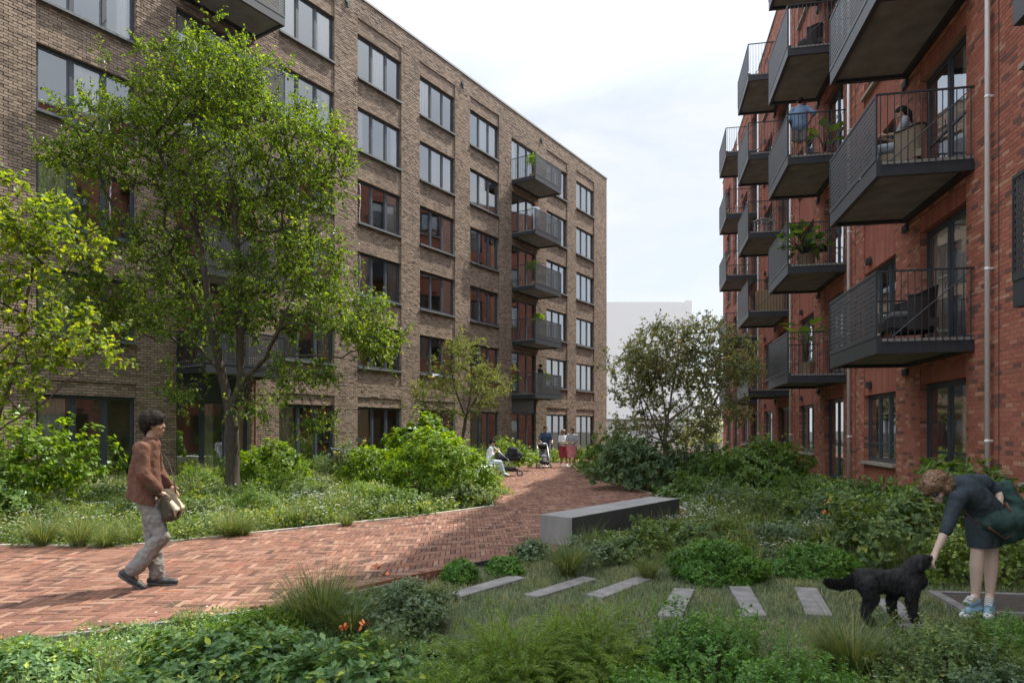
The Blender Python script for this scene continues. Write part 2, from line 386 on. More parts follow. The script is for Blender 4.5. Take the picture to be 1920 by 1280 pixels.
# gable end wall (towards the gap) drawn in bricks too: rotate by building a plain end below
br.build('wall', [M['brick_tan'], M['mortar_dark']], LB)
e_ = MB(); e_.box(UEND - .012, UEND + .0, 0, 14, 0, TOPZ); e_.box(USTART, USTART + .02, 0, 14, 0, TOPZ); e_.box(USTART + .02, UEND - .012, 13.9, 14, 0, TOPZ)
e_.build('side_wall', M['brick_tan'], LB)
e_ = MB(); e_.box(USTART - .05, UEND + .05, -.06, .35, TOPZ, TOPZ + .09); e_.box(USTART, UEND, .35, 14, TOPZ - .4, TOPZ - .3); e_.build('roof_coping', M['coping'], LB)
def interior(xs, zs, depth, parent, y0=.22):
    b = MB()
    for z in zs: b.box(xs[0], xs[-1], y0, depth, z - .12, z + .0)
    for x in xs: b.box(x - .06, x + .06, y0 + .001, depth - .001, zs[0], zs[-1] - .12)
    b.box(xs[0], xs[-1], depth, depth + .1, zs[0], zs[-1])
    return b.build('interior', M['plaster'], parent)
interior([USTART + .1 if i == -6 else (i + 1) * PER - .63 for i in range(-6, 5)] + [UEND - .1], [0.1, 3.6, 6.6, 9.6, 12.6, 15.6, 18.6], 4.2, LB)
rw = random.Random(11)
wl = [window_proto(LW, 1.8, (.34, .67), curtains=c, rng=rw) for c in [((.08, .35), (2.2, .35)), ((.05, .8),), ((1.75, .85),), ((.05, .4), (2.2, .4)), ((1.0, .8),), ((.05, 1.0), (2.0, .6)), ((.9, 1.7),)]]
wg = [window_proto(LW, 2.46, (.36, .68), curtains=c, rng=rw, sill=False) for c in [((.1, .7),), ((.95, .5), (2.2, .4)), ((.1, 1.6),)]]
wd = [window_proto(LW, 2.38, (.34, .67), curtains=c, rng=rw, sill=False, doors=True) for c in [((.05, .6),), ((.9, .9),), ((1.9, .6),)]]
bal = balcony_proto(M['soffit'], False, 1.55)
BALC_L = []
for i in cols_:
    x0 = i * PER
    if left_is_balc(i):
        put(wg[rw.randrange(3)], LB, x0, .1, .12)
        p = MB(); p.box(0, LW, .04, .1, 2.58, 3.4); o = p.build('metal_spandrel', M['frame'], LB); o.location = (x0, 0, 0)
        for k in range(5):
            put(wd[rw.randrange(3)], LB, x0, .1, 3.65 + 3 * k)
            o = put(bal, LB, x0, -.012, 3.37 + 3 * k); BALC_L.append(o)
    else:
        put(wg[rw.randrange(3)], LB, x0, .1, .12)
        for k in range(5): put(wl[rw.randrange(7)], LB, x0, .1, 4.23 + 3 * k)
for p in wl + wg + wd + [bal]: kill(p)
for ux in (-.62, 7.2, 15.1):    # overflow spouts under the parapet
    b = MB(); b.box(ux - .09, ux + .09, -.10, 0.0, 18.95, 19.08); b.tube([(ux, -.07, 18.96), (ux, -.09, 18.75)], .045, 8); b.build('overflow_spout', M['frame'], LB)
b = MB(); b.tube([(-7.88 + 2.86, -.09, 0), (-7.88 + 2.86, -.09, 3.35)], .04, 8); b.build('downpipe', M['corten'], LB)
# ================= RIGHT BUILDING ===================================
RA = R(11.05)
RB = empty('apartment_building', (7.67, 11.31, 0), -math.pi / 2 - RA, 'red brick apartment building with stacked dark balconies and steel downpipes on the right', 'building')
br = Brick(rngb); holes = []; recs = []; RP = 7.35; RTOP = 18.9; RX0, RX1 = -37.3, 12.0
wins = []; doors = []
for i in range(-1, 5):
    for k in range(6):
        d0 = .3 + i * RP; doors.append((-(d0 + 2.0), -d0, .2 + 3 * k, 2.5 + 3 * k, i, k))
        a0 = 3.63 + i * RP; wins.append((-(a0 + 2.2), -a0, .85 + 3 * k, 2.45 + 3 * k, i, k))
        recs.append((-(a0 + 2.2), -a0, 2.45 + 3 * k, min(3.85 + 3 * k, 18.3)))
        recs.append((-(d0 + 2.0), -d0, 2.5 + 3 * k, 2.82 + 3 * k))
    recs.append((-(3.63 + i * RP + 2.2), -(3.63 + i * RP), 0.02, .85))
holes = [h[:4] for h in wins + doors]
br.fill(RX0, RX1, 0, RTOP, 0, holes + recs, L=.22, H=.072, j=.009, prot=.0035, jit=.002)
for r_ in recs:
    br.reveal(*r_, -.003, .022, H=.072)
br2 = Brick(rngb)
for r_ in recs: br2.fill(*r_, .022, L=.105, H=3.0, j=.005, prot=.002, jit=.002)
for h_ in holes: br.reveal(*h_, -.005, .2, H=.072)
br.build('wall', [M['brick_red'], M['mortar_red']], RB)
br2.build('upright_brick_panels', [M['brick_red_soldier'], M['mortar_red']], RB)
e_ = MB(); e_.box(RX0, RX0 + .012, 0, 12, 0, RTOP); e_.box(RX1 - .02, RX1, 0.005, 12, 0, RTOP); e_.box(RX0 + .012, RX1 - .02, 11.9, 12, 0, RTOP); e_.build('side_wall', M['brick_red'], RB)
e_ = MB(); e_.box(RX0 - .05, RX1, -.05, .35, RTOP, RTOP + .08); e_.box(RX0, RX1, .35, 12, RTOP - .4, RTOP - .3); e_.build('roof_coping', M['coping'], RB)
interior([RX0 + .1] + sorted([-(6.6 + i * RP) for i in range(-1, 4)] + [-(2.95 + i * RP) for i in range(-1, 5)]) + [11.8], [0.15, 3.15, 6.15, 9.15, 12.15, 15.15, 18.2], 4.0, RB)
rw = random.Random(4)
wr = [window_proto(2.2, 1.6, (.36, .68), curtains=c, rng=rw, sill_m='sill_stone', sd=.05, transom=tr_) for c, tr_ in [((), None), (((.1, .5),), None), (((1.6, .5),), .4), (((.5, 1.2),), None)]]
wdr = [window_proto(2.0, 2.3, (.5,), curtains=c, rng=rw, sill=False, doors=True, transom=tr_) for c, tr_ in [(((.1, .5),), .95), (((.9, 1.0),), None), (((.1, 1.7),), None), (((1.4, .5),), .95)]]
bal = balcony_proto(M['soffit_grey'], True)
BALC_R = {}
for x0, x1, z0, z1, i, k in wins: put(wr[rw.randrange(4)], RB, x0, .1, z0)
for x0, x1, z0, z1, i, k in doors:
    put(wdr[rw.randrange(4)], RB, x0, .12, z0)
    if k > 0 and i < 4:
        BALC_R[(i, k - 1)] = put(bal, RB, -(i * RP + 2.95), -.012, 2.9 + 3 * (k - 1))
for p in wr + wdr + [bal]: kill(p)
pipe = MB(); pipe.tube([(0, -.09, 0), (0, -.09, RTOP - .1)], .037, 14)
for k in range(7):
    pipe.tube([(0, -.09, 1.4 + 2.7 * k), (0, -.09, 1.45 + 2.7 * k)], .041, 14); pipe.box(-.012, .012, -.07, 0, 1.41 + 2.7 * k, 1.45 + 2.7 * k)
dp = pipe.build('downpipe', M['zinc'], RB, smooth=False)
pm_ = dp.data
for p in pm_.polygons: p.use_smooth = len(p.vertices) == 4 and abs(p.normal.z) < .5
for n_, v_ in enumerate((-.62, 6.84, 14.25, 21.6, 28.9)):
    o = dp if n_ == 0 else dp.copy()
    if n_: col.objects.link(o)
    o.location = (-v_, 0, 0)
vb = MB(); vb.box(-.13, .13, -.05, 0, 0, .15)
for q in range(4): vb.box(-.11, .11, -.066, -.05, .02 + q * .032, .035 + q * .032)
v0 = vb.build('wall_vent', M['frame'], RB); first = True
for i in range(-1, 4):
    for k in range(5):
        for vv in (6.3 + i * RP - .9, 3.0 + i * RP):
            o = v0 if first else v0.copy()
            if not first: col.objects.link(o)
            first = False; o.location = (-vv, -.01, 2.58 + 3 * k + (.05 if vv > 3 + i * RP + 1 else .15))
b = MB()      # movement joints and string lines of the brickwork
for i in range(-1, 5): b.box(-(i * RP + 6.55) - .006, -(i * RP + 6.55) + .006, -.013, -.008, 0, RTOP)
b.build('movement_joint', M['mortar_dark'], RB)
# ================= FAR BUILDING =====================================
FB = empty('far_building', (0, 0, 0), 0, 'plain white unfinished looking block far behind the trees in the gap between the buildings', 'building')
b = MB(); fy = 92
b.box(at(1080, fy), at(1282, fy), fy, fy + 20, 3.1, zz(566, fy)); b.box(at(1282, fy) + .003, at(1298, fy), fy + .2, fy + 20, 3.1, zz(563, fy)); b.build('wall', M['plaster_white'], FB)
b = MB(); b.box(at(1080, fy), at(1345, fy), fy + .4, fy + 19, 0, 3.1); b.build('plinth', M['plaster_base'], FB)
# ------------------------------------------------------------------ ground
def inpoly(P, poly):
    P = np.asarray(P); x, y = P[:, 0], P[:, 1]; r = np.zeros(len(P), bool); n = len(poly)
    for i in range(n):
        x0, y0 = poly[i]; x1, y1 = poly[(i + 1) % n]
        c = ((y0 > y) != (y1 > y)) & (x < (x1 - x0) * (y - y0) / (y1 - y0 + 1e-12) + x0); r ^= c
    return r
PATH_L = [(-16, 9.9), (-7.11, 9.48), (-5.47, 9.39), (-4.9, 9.8), (-2.91, 11.64), (-1.61, 12.88), (-.39, 14.42), (-.57, 20.7), (-.3, 26.5), (.38, 32.5), (5.36, 42.9), (12, 56)]
PATH_R = [(17, 56), (9.5, 43), (4.6, 34.5), (2.63, 29.3), (2.83, 23.8), (3.5, 17.2), (3.45, 13.6), (3.0, 12.0), (.86, 9.33), (.1, 8.62), (-.28, 8.29), (-.77, 7.76), (-1.11, 7.39), (-2.0, 6.3), (-3.75, 5.25), (-7, 4.4), (-16, 4.0)]
PATH = PATH_L + PATH_R
b = MB(); b.face([(-400, -60, -.09), (400, -60, -.09), (400, 900, -.09), (-400, 900, -.09)]); tag(b.build('ground', M['soil']), kind='structure')
b = MB(); b.face([(*p, -.022) for p in reversed(PATH)]); base = b
# herringbone pavers
rp = np.random.default_rng(3); Lp, Wp, jp = .26, .065, .005; bx = []
th = R(4); ct, st_ = math.cos(th), math.sin(th)
n = 4     # length = 4 widths
def herring():
    c = []
    N = 420
    for i in range(-N, N):
        for j in range(-N, N):
            m_ = (i - j) % (2 * n)
            if m_ == 0: c.append((i, j, 0))       # horizontal brick starting at (i,j)
            elif m_ == 2 * n - 1 or False: c.append((i, j, 1))
    return c
# analytic herringbone: cell (i,j); d=(i-j) mod 2n; d<n -> horizontal brick cell d ; else vertical brick, cell index
I, J = np.meshgrid(np.arange(-320, 700), np.arange(-320, 900), indexing='ij'); Dm = (I - J) % (2 * n)
hI, hJ = I[Dm == 0], J[Dm == 0]
vI, vJ = I[Dm == 2 * n - 1], J[Dm == 2 * n - 1]
W_ = Wp
hor = np.stack([hI * W_, (hI + n) * W_, hJ * W_, (hJ + 1) * W_], 1)
ver = np.stack([vI * W_, (vI + 1) * W_, vJ * W_, (vJ + n) * W_], 1)
A = np.concatenate([hor, ver])
cx, cy = (A[:, 0] + A[:, 1]) / 2, (A[:, 2] + A[:, 3]) / 2
def rot2(x, y): return x * ct - y * st_ - 3, x * st_ + y * ct + 4
wx, wy = rot2(cx, cy); keep = (wy < 60) & (wx > -13) & inpoly(np.stack([wx, wy], 1), PATH)
A = A[keep]; m = len(A)
ang = rp.normal(0, .010, m); zt = rp.normal(0, .0022, m); hx = (A[:, 1] - A[:, 0]) / 2 - jp / 2 - rp.random(m) * .0015; hy = (A[:, 3] - A[:, 2]) / 2 - jp / 2 - rp.random(m) * .0015
cx, cy = (A[:, 0] + A[:, 1]) / 2, (A[:, 2] + A[:, 3]) / 2
tx, ty = rp.normal(0, .008, m), rp.normal(0, .008, m)
Vp = []
for (sx, sy, sz, ins) in ((-1, -1, 0, 0), (1, -1, 0, 0), (1, 1, 0, 0), (-1, 1, 0, 0), (-1, -1, 1, 0), (1, -1, 1, 0), (1, 1, 1, 0), (-1, 1, 1, 0), (-1, -1, 2, .006), (1, -1, 2, .006), (1, 1, 2, .006), (-1, 1, 2, .006)):
    lx, ly = sx * (hx - ins), sy * (hy - ins)
    x = cx + lx * np.cos(ang) - ly * np.sin(ang); y = cy + lx * np.sin(ang) + ly * np.cos(ang)
    z = [-.03, -.005, 0][sz] + (zt + tx * lx + ty * ly if sz else 0) + 0 * x
    x, y = rot2(x, y); Vp.append(np.stack([x, y, z], 1))
Vp = np.stack(Vp, 1).reshape(-1, 3)
pf = np.array([(0, 1, 5, 4), (1, 2, 6, 5), (2, 3, 7, 6), (3, 0, 4, 7), (4, 5, 9, 8), (5, 6, 10, 9), (6, 7, 11, 10), (7, 4, 8, 11), (8, 9, 10, 11)])
Fp = (np.arange(m)[:, None, None] * 12 + pf[None]).reshape(-1, 4)
po = link('path', np_mesh('path', Vp, Fp, M['paver'])); tag(po, kind='structure')
tag(base.build('path_bed', M['paver_joint']), kind='structure')
def strip(pts, w, z0, z1, name, mat, side=1, lab=None, cat=None, kind=None):
    b = MB(); P = [Vector((*p, 0)) for p in pts]; nr = []
    for i in range(len(P)):
        t = (P[min(i + 1, len(P) - 1)] - P[max(i - 1, 0)]).normalized(); nr.append(Vector((-t.y, t.x, 0)) * side)
    for i in range(len(P) - 1):
        a, c = P[i], P[i + 1]; d, e = c + nr[i + 1] * w, a + nr[i] * w
        q = [a, c, d, e]; k = len(b.v); b.v += [(p.x, p.y, z0) for p in q] + [(p.x, p.y, z1) for p in q]
        for f in ((4, 5, 6, 7), (0, 1, 5, 4), (1, 2, 6, 5), (2, 3, 7, 6), (3, 0, 4, 7)): b.f.append(tuple(k + z for z in f)); b.m.append(0)
    o = b.build(name, mat); tag(o, lab, cat, None, kind); return o
strip(PATH_L, .07, -.09, .012, 'kerb', M['kerb'], 1, kind='structure')
strip(PATH_R[12:17], .05, -.09, -.002, 'kerb', M['slab'], 1, kind='structure')
strip(PATH_R[2:7], .06, -.09, .012, 'kerb', M['kerb'], 1, kind='structure')
strip([(-.02, 8.47), (-.28, 8.27), (-.60, 7.92)], .02, -.1, .035, 'steel_edging', M['steel_edge'], 1, 'black steel edging strip between the path and the lawn behind the box ball', 'edging')
strip([(-.66, 7.86), (-1.13, 7.37), (-1.6, 6.8)], .02, -.1, .035, 'rust_edging', M['corten'], 1, 'rust coloured steel edging strip between the path and the lawn', 'edging')
# lawn
LAWN = [(-.25, 8.15), (.5, 8.9), (2.2, 8.2), (4.0, 7.6), (5.4, 7.4), (6.2, 6.2), (5.5, 4.6), (2.5, 4.3), (.6, 4.4), (-1.2, 5.4), (-1.5, 6.7)]
b = MB(); b.face([(*p, -.055) for p in reversed(LAWN)]); tag(b.build('lawn', M['turf']), kind='structure')
# bench block
bp = [G(1012.5, 963.7, .4), G(1072.5, 970, .4), G(1274.5, 933.7, .4), G(1221, 930, .4)]
b = MB(); b.prism(bp, -.05, .4); b.m[3] = 1; M['bench_side'] = pm('dark_bench_side', (.070, .073, .077), .6, .1, 3); o = b.build('concrete_bench', [M['concrete_dark'], M['bench_side']], bevel=.008); tag(o, 'long solid grey concrete bench block at the edge of the brick path', 'bench')  # one long side face has a darker colour than the rest of the block
# stepping slabs in the lawn
SL = [[(843, 1110), (960, 1076), (985, 1082), (865, 1117)], [(982, 1113), (1093, 1079), (1120, 1084), (1008, 1118)], [(1095, 1113), (1195, 1079), (1223, 1084), (1130, 1119)],
      [(1232, 1152), (1264, 1101), (1303, 1103), (1278, 1154)], [(1367, 1098), (1406, 1098), (1438, 1152), (1398, 1154)], [(1489.5, 1099), (1532, 1101), (1562, 1153), (1511, 1150)], [(1640, 1122), (1680, 1120), (1737, 1170), (1688, 1172)]]
SLL = ['leftmost slab bar in the lawn, in front of the small box balls', 'second slab bar from the left, laid slanting in the lawn', 'third slab bar from the left, below the grass tuft by the bench', 'short slab bar half hidden by foreground leaves, left of the clipped bush', 'slab bar running up to the wide clipped box bush', 'slab bar with a small dark hole left of the dog tail', 'slab bar under the paws of the black dog']
for s_, l_ in zip(SL, SLL):
    pts = [G(x, y, -.01) for x, y in s_]
    ar = sum(pts[i][0] * pts[(i + 1) % 4][1] - pts[(i + 1) % 4][0] * pts[i][1] for i in range(4))
    if ar < 0: pts = pts[::-1]
    b = MB(); b.prism(pts, -.08, -.01); tag(b.build('stepping_slab', M['slab'], bevel=.006), l_, 'paving slab', 'slab bars laid across the lawn')
# timber platform at the right with its pale frame
pl = empty('sunken_platform', (0, 0, 0), 0, 'dark timber platform inside a pale stone frame beneath the bending woman', 'platform')
a0, a1, a2, a3 = G(1739, 1106), G(1960, 1112), G(2010, 1150), G(1806, 1144)
def lerp(p, q, t): return (p[0] + (q[0] - p[0]) * t, p[1] + (q[1] - p[1]) * t)
a2 = (a3[0] + (a1[0] - a0[0]) * 1.0, a3[1] + (a1[1] - a0[1]) - .1)
cen = ((a0[0] + a1[0] + a2[0] + a3[0]) / 4, (a0[1] + a1[1] + a2[1] + a3[1]) / 4)
inn = [(p[0] + (cen[0] - p[0]) * .17, p[1] + (cen[1] - p[1]) * .17) for p in (a0, a1, a2, a3)]
out_ = [a0, a1, a2, a3]; b = MB()
for i in range(4):
    j = (i + 1) % 4; q = [out_[j], out_[i], inn[i], inn[j]]
    ar = sum(q[k][0] * q[(k + 1) % 4][1] - q[(k + 1) % 4][0] * q[k][1] for k in range(4))
    b.prism(q if ar > 0 else q[::-1], -.08, 0.0)
b.build('frame', M['slab'], pl)
M['timber_dark'] = pm('weathered_timber', (.07, .055, .045), .8, .3, 9, .003, 60, stretch=(1, 12, 1))
b = MB(); nB = 9
for i in range(nB):
    t0, t1 = i / nB + .008, (i + 1) / nB - .008
    q = [lerp(inn[0], inn[3], t0), lerp(inn[1], inn[2], t0), lerp(inn[1], inn[2], t1), lerp(inn[0], inn[3], t1)]
    ar = sum(q[k][0] * q[(k + 1) % 4][1] - q[(k + 1) % 4][0] * q[k][1] for k in range(4))
    b.prism(q if ar > 0 else q[::-1], -.05, -.015)
b.build('boards', M['timber_dark'], pl)
# low garden walls / slabs in the beds
def lowwall(x0, y0, x1, y1, w, h, lab, m='concrete'):
    d = Vector((x1 - x0, y1 - y0, 0)); L = d.length; b = MB(); b.box(0, L, 0, w, -.09, h)
    o = b.build('low_wall', M[m], bevel=.01); o.location = (x0, y0, 0); o.rotation_euler = (0, 0, math.atan2(d.y, d.x)); tag(o, lab, 'low wall'); return o
lowwall(*G(150, 945, .12), *G(250, 938, .12), .3, .12, 'pale low garden wall behind the walking man')
lowwall(*G(1500, 953, .1), *G(1600, 952, .1), .35, .10, 'low stone slab between white flowers left of the woman')
lowwall(*G(1280, 940, .1), *G(1312, 955, .1), .3, .1, 'pale paving edge behind the far end of the bench')
lowwall(*G(1690, 913, .1), *G(1750, 914, .1), .3, .1, 'pale strip of stone among plants near the red wall')
lowwall(-.75, 21.5, -.6, 24.5, .45, .42, 'low white seat wall under the seated woman', 'plaster_white')
# ------------------------------------------------------------------ vegetation
LT = {}   # leaf templates: local x = width, y = along, z = normal ; unit length
def leaf_t(w, fold=.12, droop=.10, tip=.55):
    V = [(0, 0, 0), (-w * .8, .28, fold * w * 1.4), (-w, tip, fold * w - droop * .5), (0, 1, -droop * 1.6), (w, tip, fold * w - droop * .5), (w * .8, .28, fold * w * 1.4)]
    return np.array(V), np.array([(0, 1, 2, 3), (0, 3, 4, 5)])
LT['oval'] = leaf_t(.26); LT['round'] = leaf_t(.38, tip=.5); LT['lance'] = leaf_t(.15); LT['needle'] = leaf_t(.07, droop=.05); LT['broad'] = leaf_t(.46, droop=.22, tip=.42)
def norm(a): return a / (np.linalg.norm(a, axis=-1, keepdims=True) + 1e-9)
def leaves(pos, fwd, up, size, t='oval'):
    V, Fq = LT[t]; fwd = norm(fwd); x = norm(np.cross(fwd, up)); z = np.cross(x, fwd)
    size = np.broadcast_to(np.asarray(size), (len(pos),))
    P = pos[:, None, :] + size[:, None, None] * (V[None, :, 0, None] * x[:, None, :] + V[None, :, 1, None] * fwd[:, None, :] + V[None, :, 2, None] * z[:, None, :])
    n = len(pos); k = len(V)
    return P.reshape(-1, 3), (np.arange(n)[:, None, None] * k + Fq[None]).reshape(-1, 4)
def cat_(L):
    vs, fs, c = [], [], 0
    for v, f in L: vs.append(v); fs.append(f + c); c += len(v)
    return np.concatenate(vs), np.concatenate(fs)
def rdir(rng, n, zmin=-1.0):
    z = rng.uniform(zmin, 1, n); a = rng.uniform(0, 2 * math.pi, n); s = np.sqrt(1 - z * z); return np.stack([s * np.cos(a), s * np.sin(a), z], 1)
def tubes3(A, B, ra, rb, n=3):
    """many straight thin tubes"""
    A = np.asarray(A); B = np.asarray(B); t = norm(B - A); u = norm(np.cross(t, np.array([.31, .17, .93]))); v = np.cross(t, u); N = len(A); vs = []
    ra = np.broadcast_to(ra, (N,)); rb = np.broadcast_to(rb, (N,))
    for P, r in ((A, ra), (B, rb)):
        for j in range(n):
            a = 2 * math.pi * j / n; vs.append(P + (u * math.cos(a) + v * math.sin(a)) * r[:, None])
    V = np.stack(vs, 1).reshape(-1, 3)
    Fq = np.array([(j, (j + 1) % n, n + (j + 1) % n, n + j) for j in range(n)])
    return V, (np.arange(N)[:, None, None] * 2 * n + Fq[None]).reshape(-1, 4)
def mk_tree(name, label, base, trunk, crown, leafm, leaf=.09, ltype='oval', seed=1, twigs=6, per=10, r0=.16, bark='bark', tw=.4, droop=.35, group=None, expo=.45, cat='tree', extra=()):
    """trunk: list of polylines (relative to base). crown: list of (centre, radii, n) blobs (relative)"""
    rng = np.random.default_rng(seed)
    pos = []; par = []; dl = []
    for pl_ in trunk:
        prev = -1
        if pos:
            dd = [np.linalg.norm(np.array(pl_[0]) - p) for p in pos]; prev = int(np.argmin(dd)); pl_ = pl_[1:]
        for k, p in enumerate(pl_):
            p = np.array(p, float)
            if prev >= 0:
                q = pos[prev]; ns = max(1, int(np.linalg.norm(p - q) / .25))
                for s in range(1, ns + 1):
                    pp = q + (p - q) * s / ns + rng.normal(0, .012, 3); pos.append(pp); par.append(prev); dl.append(dl[prev] + np.linalg.norm(p - q) / ns); prev = len(pos) - 1
            else: pos.append(p); par.append(-1); dl.append(0); prev = 0
    att = []
    for c, r, n in crown:
        d = rdir(rng, n); rad = rng.uniform(.12, 1, n) ** .42; att.append(np.array(c) + d * rad[:, None] * np.array(r))
    att = np.concatenate(att); att_c = att.mean(0); oi = rng.random(len(att)) < .12; att[oi] += (att[oi] - att_c) * rng.uniform(.05, .22, (oi.sum(), 1)); top = pos[-1]; lo_z = pos[0][2] + (pos[len(pos) - 1][2] - pos[0][2]) * .35
    start = np.array(trunk[0][-1]); att = att[np.argsort(np.linalg.norm(att - start, axis=1))]
    tips = []; zmin = min(.45 * trunk[0][-1][2], trunk[0][-1][2] - .3)
    for a in att:
        P = np.array(pos); D = np.linalg.norm(P - a, axis=1) + .22 * np.array(dl) + np.where(P[:, 2] > a[2] + .15, 1.2, 0) + np.where(P[:, 2] < zmin, 5, 0)
        j = int(np.argmin(D)); q = P[j]; L = np.linalg.norm(a - q)
        if L < .08: tips.append(j); continue
        ns = max(1, int(L / .28)); prev = j; side = norm(rng.normal(0, 1, 3)) * L * .10
        for s in range(1, ns + 1):
            u = s / ns; pp = q + (a - q) * u + side * math.sin(math.pi * u) + np.array([0, 0, .10 * L * math.sin(math.pi * u)]) + (rng.normal(0, .012, 3) if s < ns else 0)
            pos.append(pp); par.append(prev); dl.append(dl[prev] + L / ns); prev = len(pos) - 1
        tips.append(prev)
    N = len(pos); cnt = np.zeros(N)
    for t in tips: cnt[t] += 1
    for i in range(N - 1, -1, -1):
        if par[i] >= 0: cnt[par[i]] += cnt[i]
    tot = max(cnt[0], 1); rad = np.maximum(r0 * (np.maximum(cnt, .6) / tot) ** expo, .006)
    # order fix: parents always precede children
    kids = {}
    for i in range(N): kids.setdefault(par[i], []).append(i)
    mb = MB(); stack = [(0, -1)]
    while stack:
        i, p = stack.pop(); P = []; Rr = []
        if p >= 0: P.append(pos[p]); Rr.append(min(rad[i] * 1.15, rad[p]))
        while True:
            P.append(pos[i]); Rr.append(rad[i]); ch = kids.get(i, [])
            if not ch: break
            ch = sorted(ch, key=lambda c: -cnt[c])
            for c in ch[1:]: stack.append((c, i))
            i = ch[0]
        if p < 0 and len(Rr) > 2: Rr[0] *= 1.35; Rr[1] *= 1.1
        if len(P) > 1: mb.tube(P, [float(x) for x in Rr], 10 if Rr[0] > .05 else (6 if Rr[0] > .02 else 4), cap=False)
    root = empty(name, base, 0, label, cat, group)
    mb.build('trunk', M[bark], root, smooth=True)
    T = np.array([pos[t] for t in tips]); Tp = np.array([pos[par[t]] if par[t] >= 0 else pos[t] - np.array([0, 0, 1]) for t in tips])
    n = len(T); od = norm(T - Tp)
    d = norm(od[:, None, :] * .55 + rdir(rng, n * twigs).reshape(n, twigs, 3) + np.array([0, 0, .12])); ln = tw * rng.uniform(.45, 1.15, (n, twigs))
    A = np.repeat(T[:, None], twigs, 1); B = A + d * ln[..., None]
    tv, tf = tubes3(A.reshape(-1, 3), B.reshape(-1, 3), .0045, .002); 
    link('twigs', np_mesh('twigs', tv, tf, M['twig']), root)
    u = rng.uniform(.15, 1.05, (n, twigs, per)); pp = A[:, :, None] + (B - A)[:, :, None] * u[..., None] + rng.normal(0, .015, (n, twigs, per, 3))
    f = d[:, :, None] * .7 + rdir(rng, n * twigs * per).reshape(n, twigs, per, 3) * .9 + np.array([0, 0, -droop])
    upv = rdir(rng, n * twigs * per, 0) * .8 + np.array([0, 0, .8])
    V, Fq = leaves(pp.reshape(-1, 3), f.reshape(-1, 3), upv, leaf * rng.uniform(.65, 1.2, n * twigs * per), ltype)
    link('crown', np_mesh('crown', V, Fq, M[leafm]), root)
    return root
def blob_pts(rng, n, r, lump=.22, zmin=-.15, shell=.55):
    d = rdir(rng, n, zmin); ph = rng.uniform(0, 6.28, 6)
    L = 1 + lump * (np.sin(d[:, 0] * 5 + ph[0]) * np.sin(d[:, 1] * 5 + ph[1]) + .7 * np.sin(d[:, 2] * 6 + ph[2] + d[:, 0] * 4) + .6 * np.sin(d[:, 1] * 9 + ph[3]) * np.sin(d[:, 0] * 8 + ph[4]))
    rr = rng.uniform(shell, 1, n) ** .6 * L
    return d * rr[:, None] * np.array(r), d
def mk_shrub(name, label, loc, r, leafm, leaf=.07, ltype='oval', shoots=300, per=9, seed=1, lump=.2, group=None, whorl=True, zc=.15, cat='shrub', stems=14, flowers=0, upb=.5, shell=.5, sl=.10, stem_m='twig', fmat='petal'):
    rng = np.random.default_rng(seed); P, d = blob_pts(rng, shoots, r, lump, -.25, shell); P[:, 2] = P[:, 2] + r[2] * zc
    P[:, 2] = np.maximum(P[:, 2], .03); root = empty(name, (loc[0], loc[1], loc[2] if len(loc) > 2 else -.06), 0, label, cat, group)
    ax = norm(d + np.array([0, 0, upb]) + rng.normal(0, .25, (shoots, 3)))
    n = shoots * per
    if whorl: off = rng.uniform(-.6, 1, (shoots, per)) * sl
    else: off = rng.uniform(-1, 1, (shoots, per)) * sl
    pos = P[:, None] + ax[:, None] * off[..., None]
    rad = rdir(rng, n).reshape(shoots, per, 3); rad = norm(rad - (rad * ax[:, None]).sum(-1, keepdims=True) * ax[:, None])
    f = rad + ax[:, None] * rng.uniform(.15, .9, (shoots, per, 1)) + np.array([0, 0, -.05])
    upv = ax[:, None] * 1.0 - rad * .3 + rng.normal(0, .25, (shoots, per, 3))
    V, Fq = leaves(pos.reshape(-1, 3), f.reshape(-1, 3), upv.reshape(-1, 3), leaf * rng.uniform(.6, 1.2, n), ltype)
    link('foliage', np_mesh('foliage', V, Fq, M[leafm]), root)
    if stems:
        mb = MB(); idx = rng.choice(shoots, min(stems, shoots), replace=False)
        for i in idx:
            e = P[i] * .93; s = np.array([e[0] * .12, e[1] * .12, 0]); q = [s + (e - s) * u + np.array([e[0] * .25, e[1] * .25, 0]) * math.sin(math.pi * u) * -.5 + rng.normal(0, .012, 3) for u in (0, .3, .6, 1)]
            mb.tube([tuple(x) for x in q], [.012, .009, .007, .004], 5, cap=False)
        mb.build('stems', M[stem_m], root, smooth=True)
    if flowers:
        idx = rng.choice(shoots, flowers); c = P[idx] * 1.04 + rng.normal(0, .02, (flowers, 3)); fv = flower_geo(c, rng, .022 if leaf > .04 else .016)
        link('flowers', np_mesh('flowers', *fv, M[fmat]), root)
    return root
def flower_geo(c, rng, s):
    n = len(c); k = 5; a = rng.uniform(0, 6.28, (n, 1)) + np.arange(k)[None] * 2 * math.pi / k; tilt = rng.normal(0, .35, (n, 1, 3))
    f = np.stack([np.cos(a), np.sin(a), np.full_like(a, .15)], -1) + tilt
    up = np.broadcast_to(np.array([0, -.3, 1.0]), f.shape) + tilt
    P = np.repeat(c[:, None], k, 1); return leaves(P.reshape(-1, 3), f.reshape(-1, 3), up.reshape(-1, 3), s * rng.uniform(.7, 1.2, n * k), 'round')
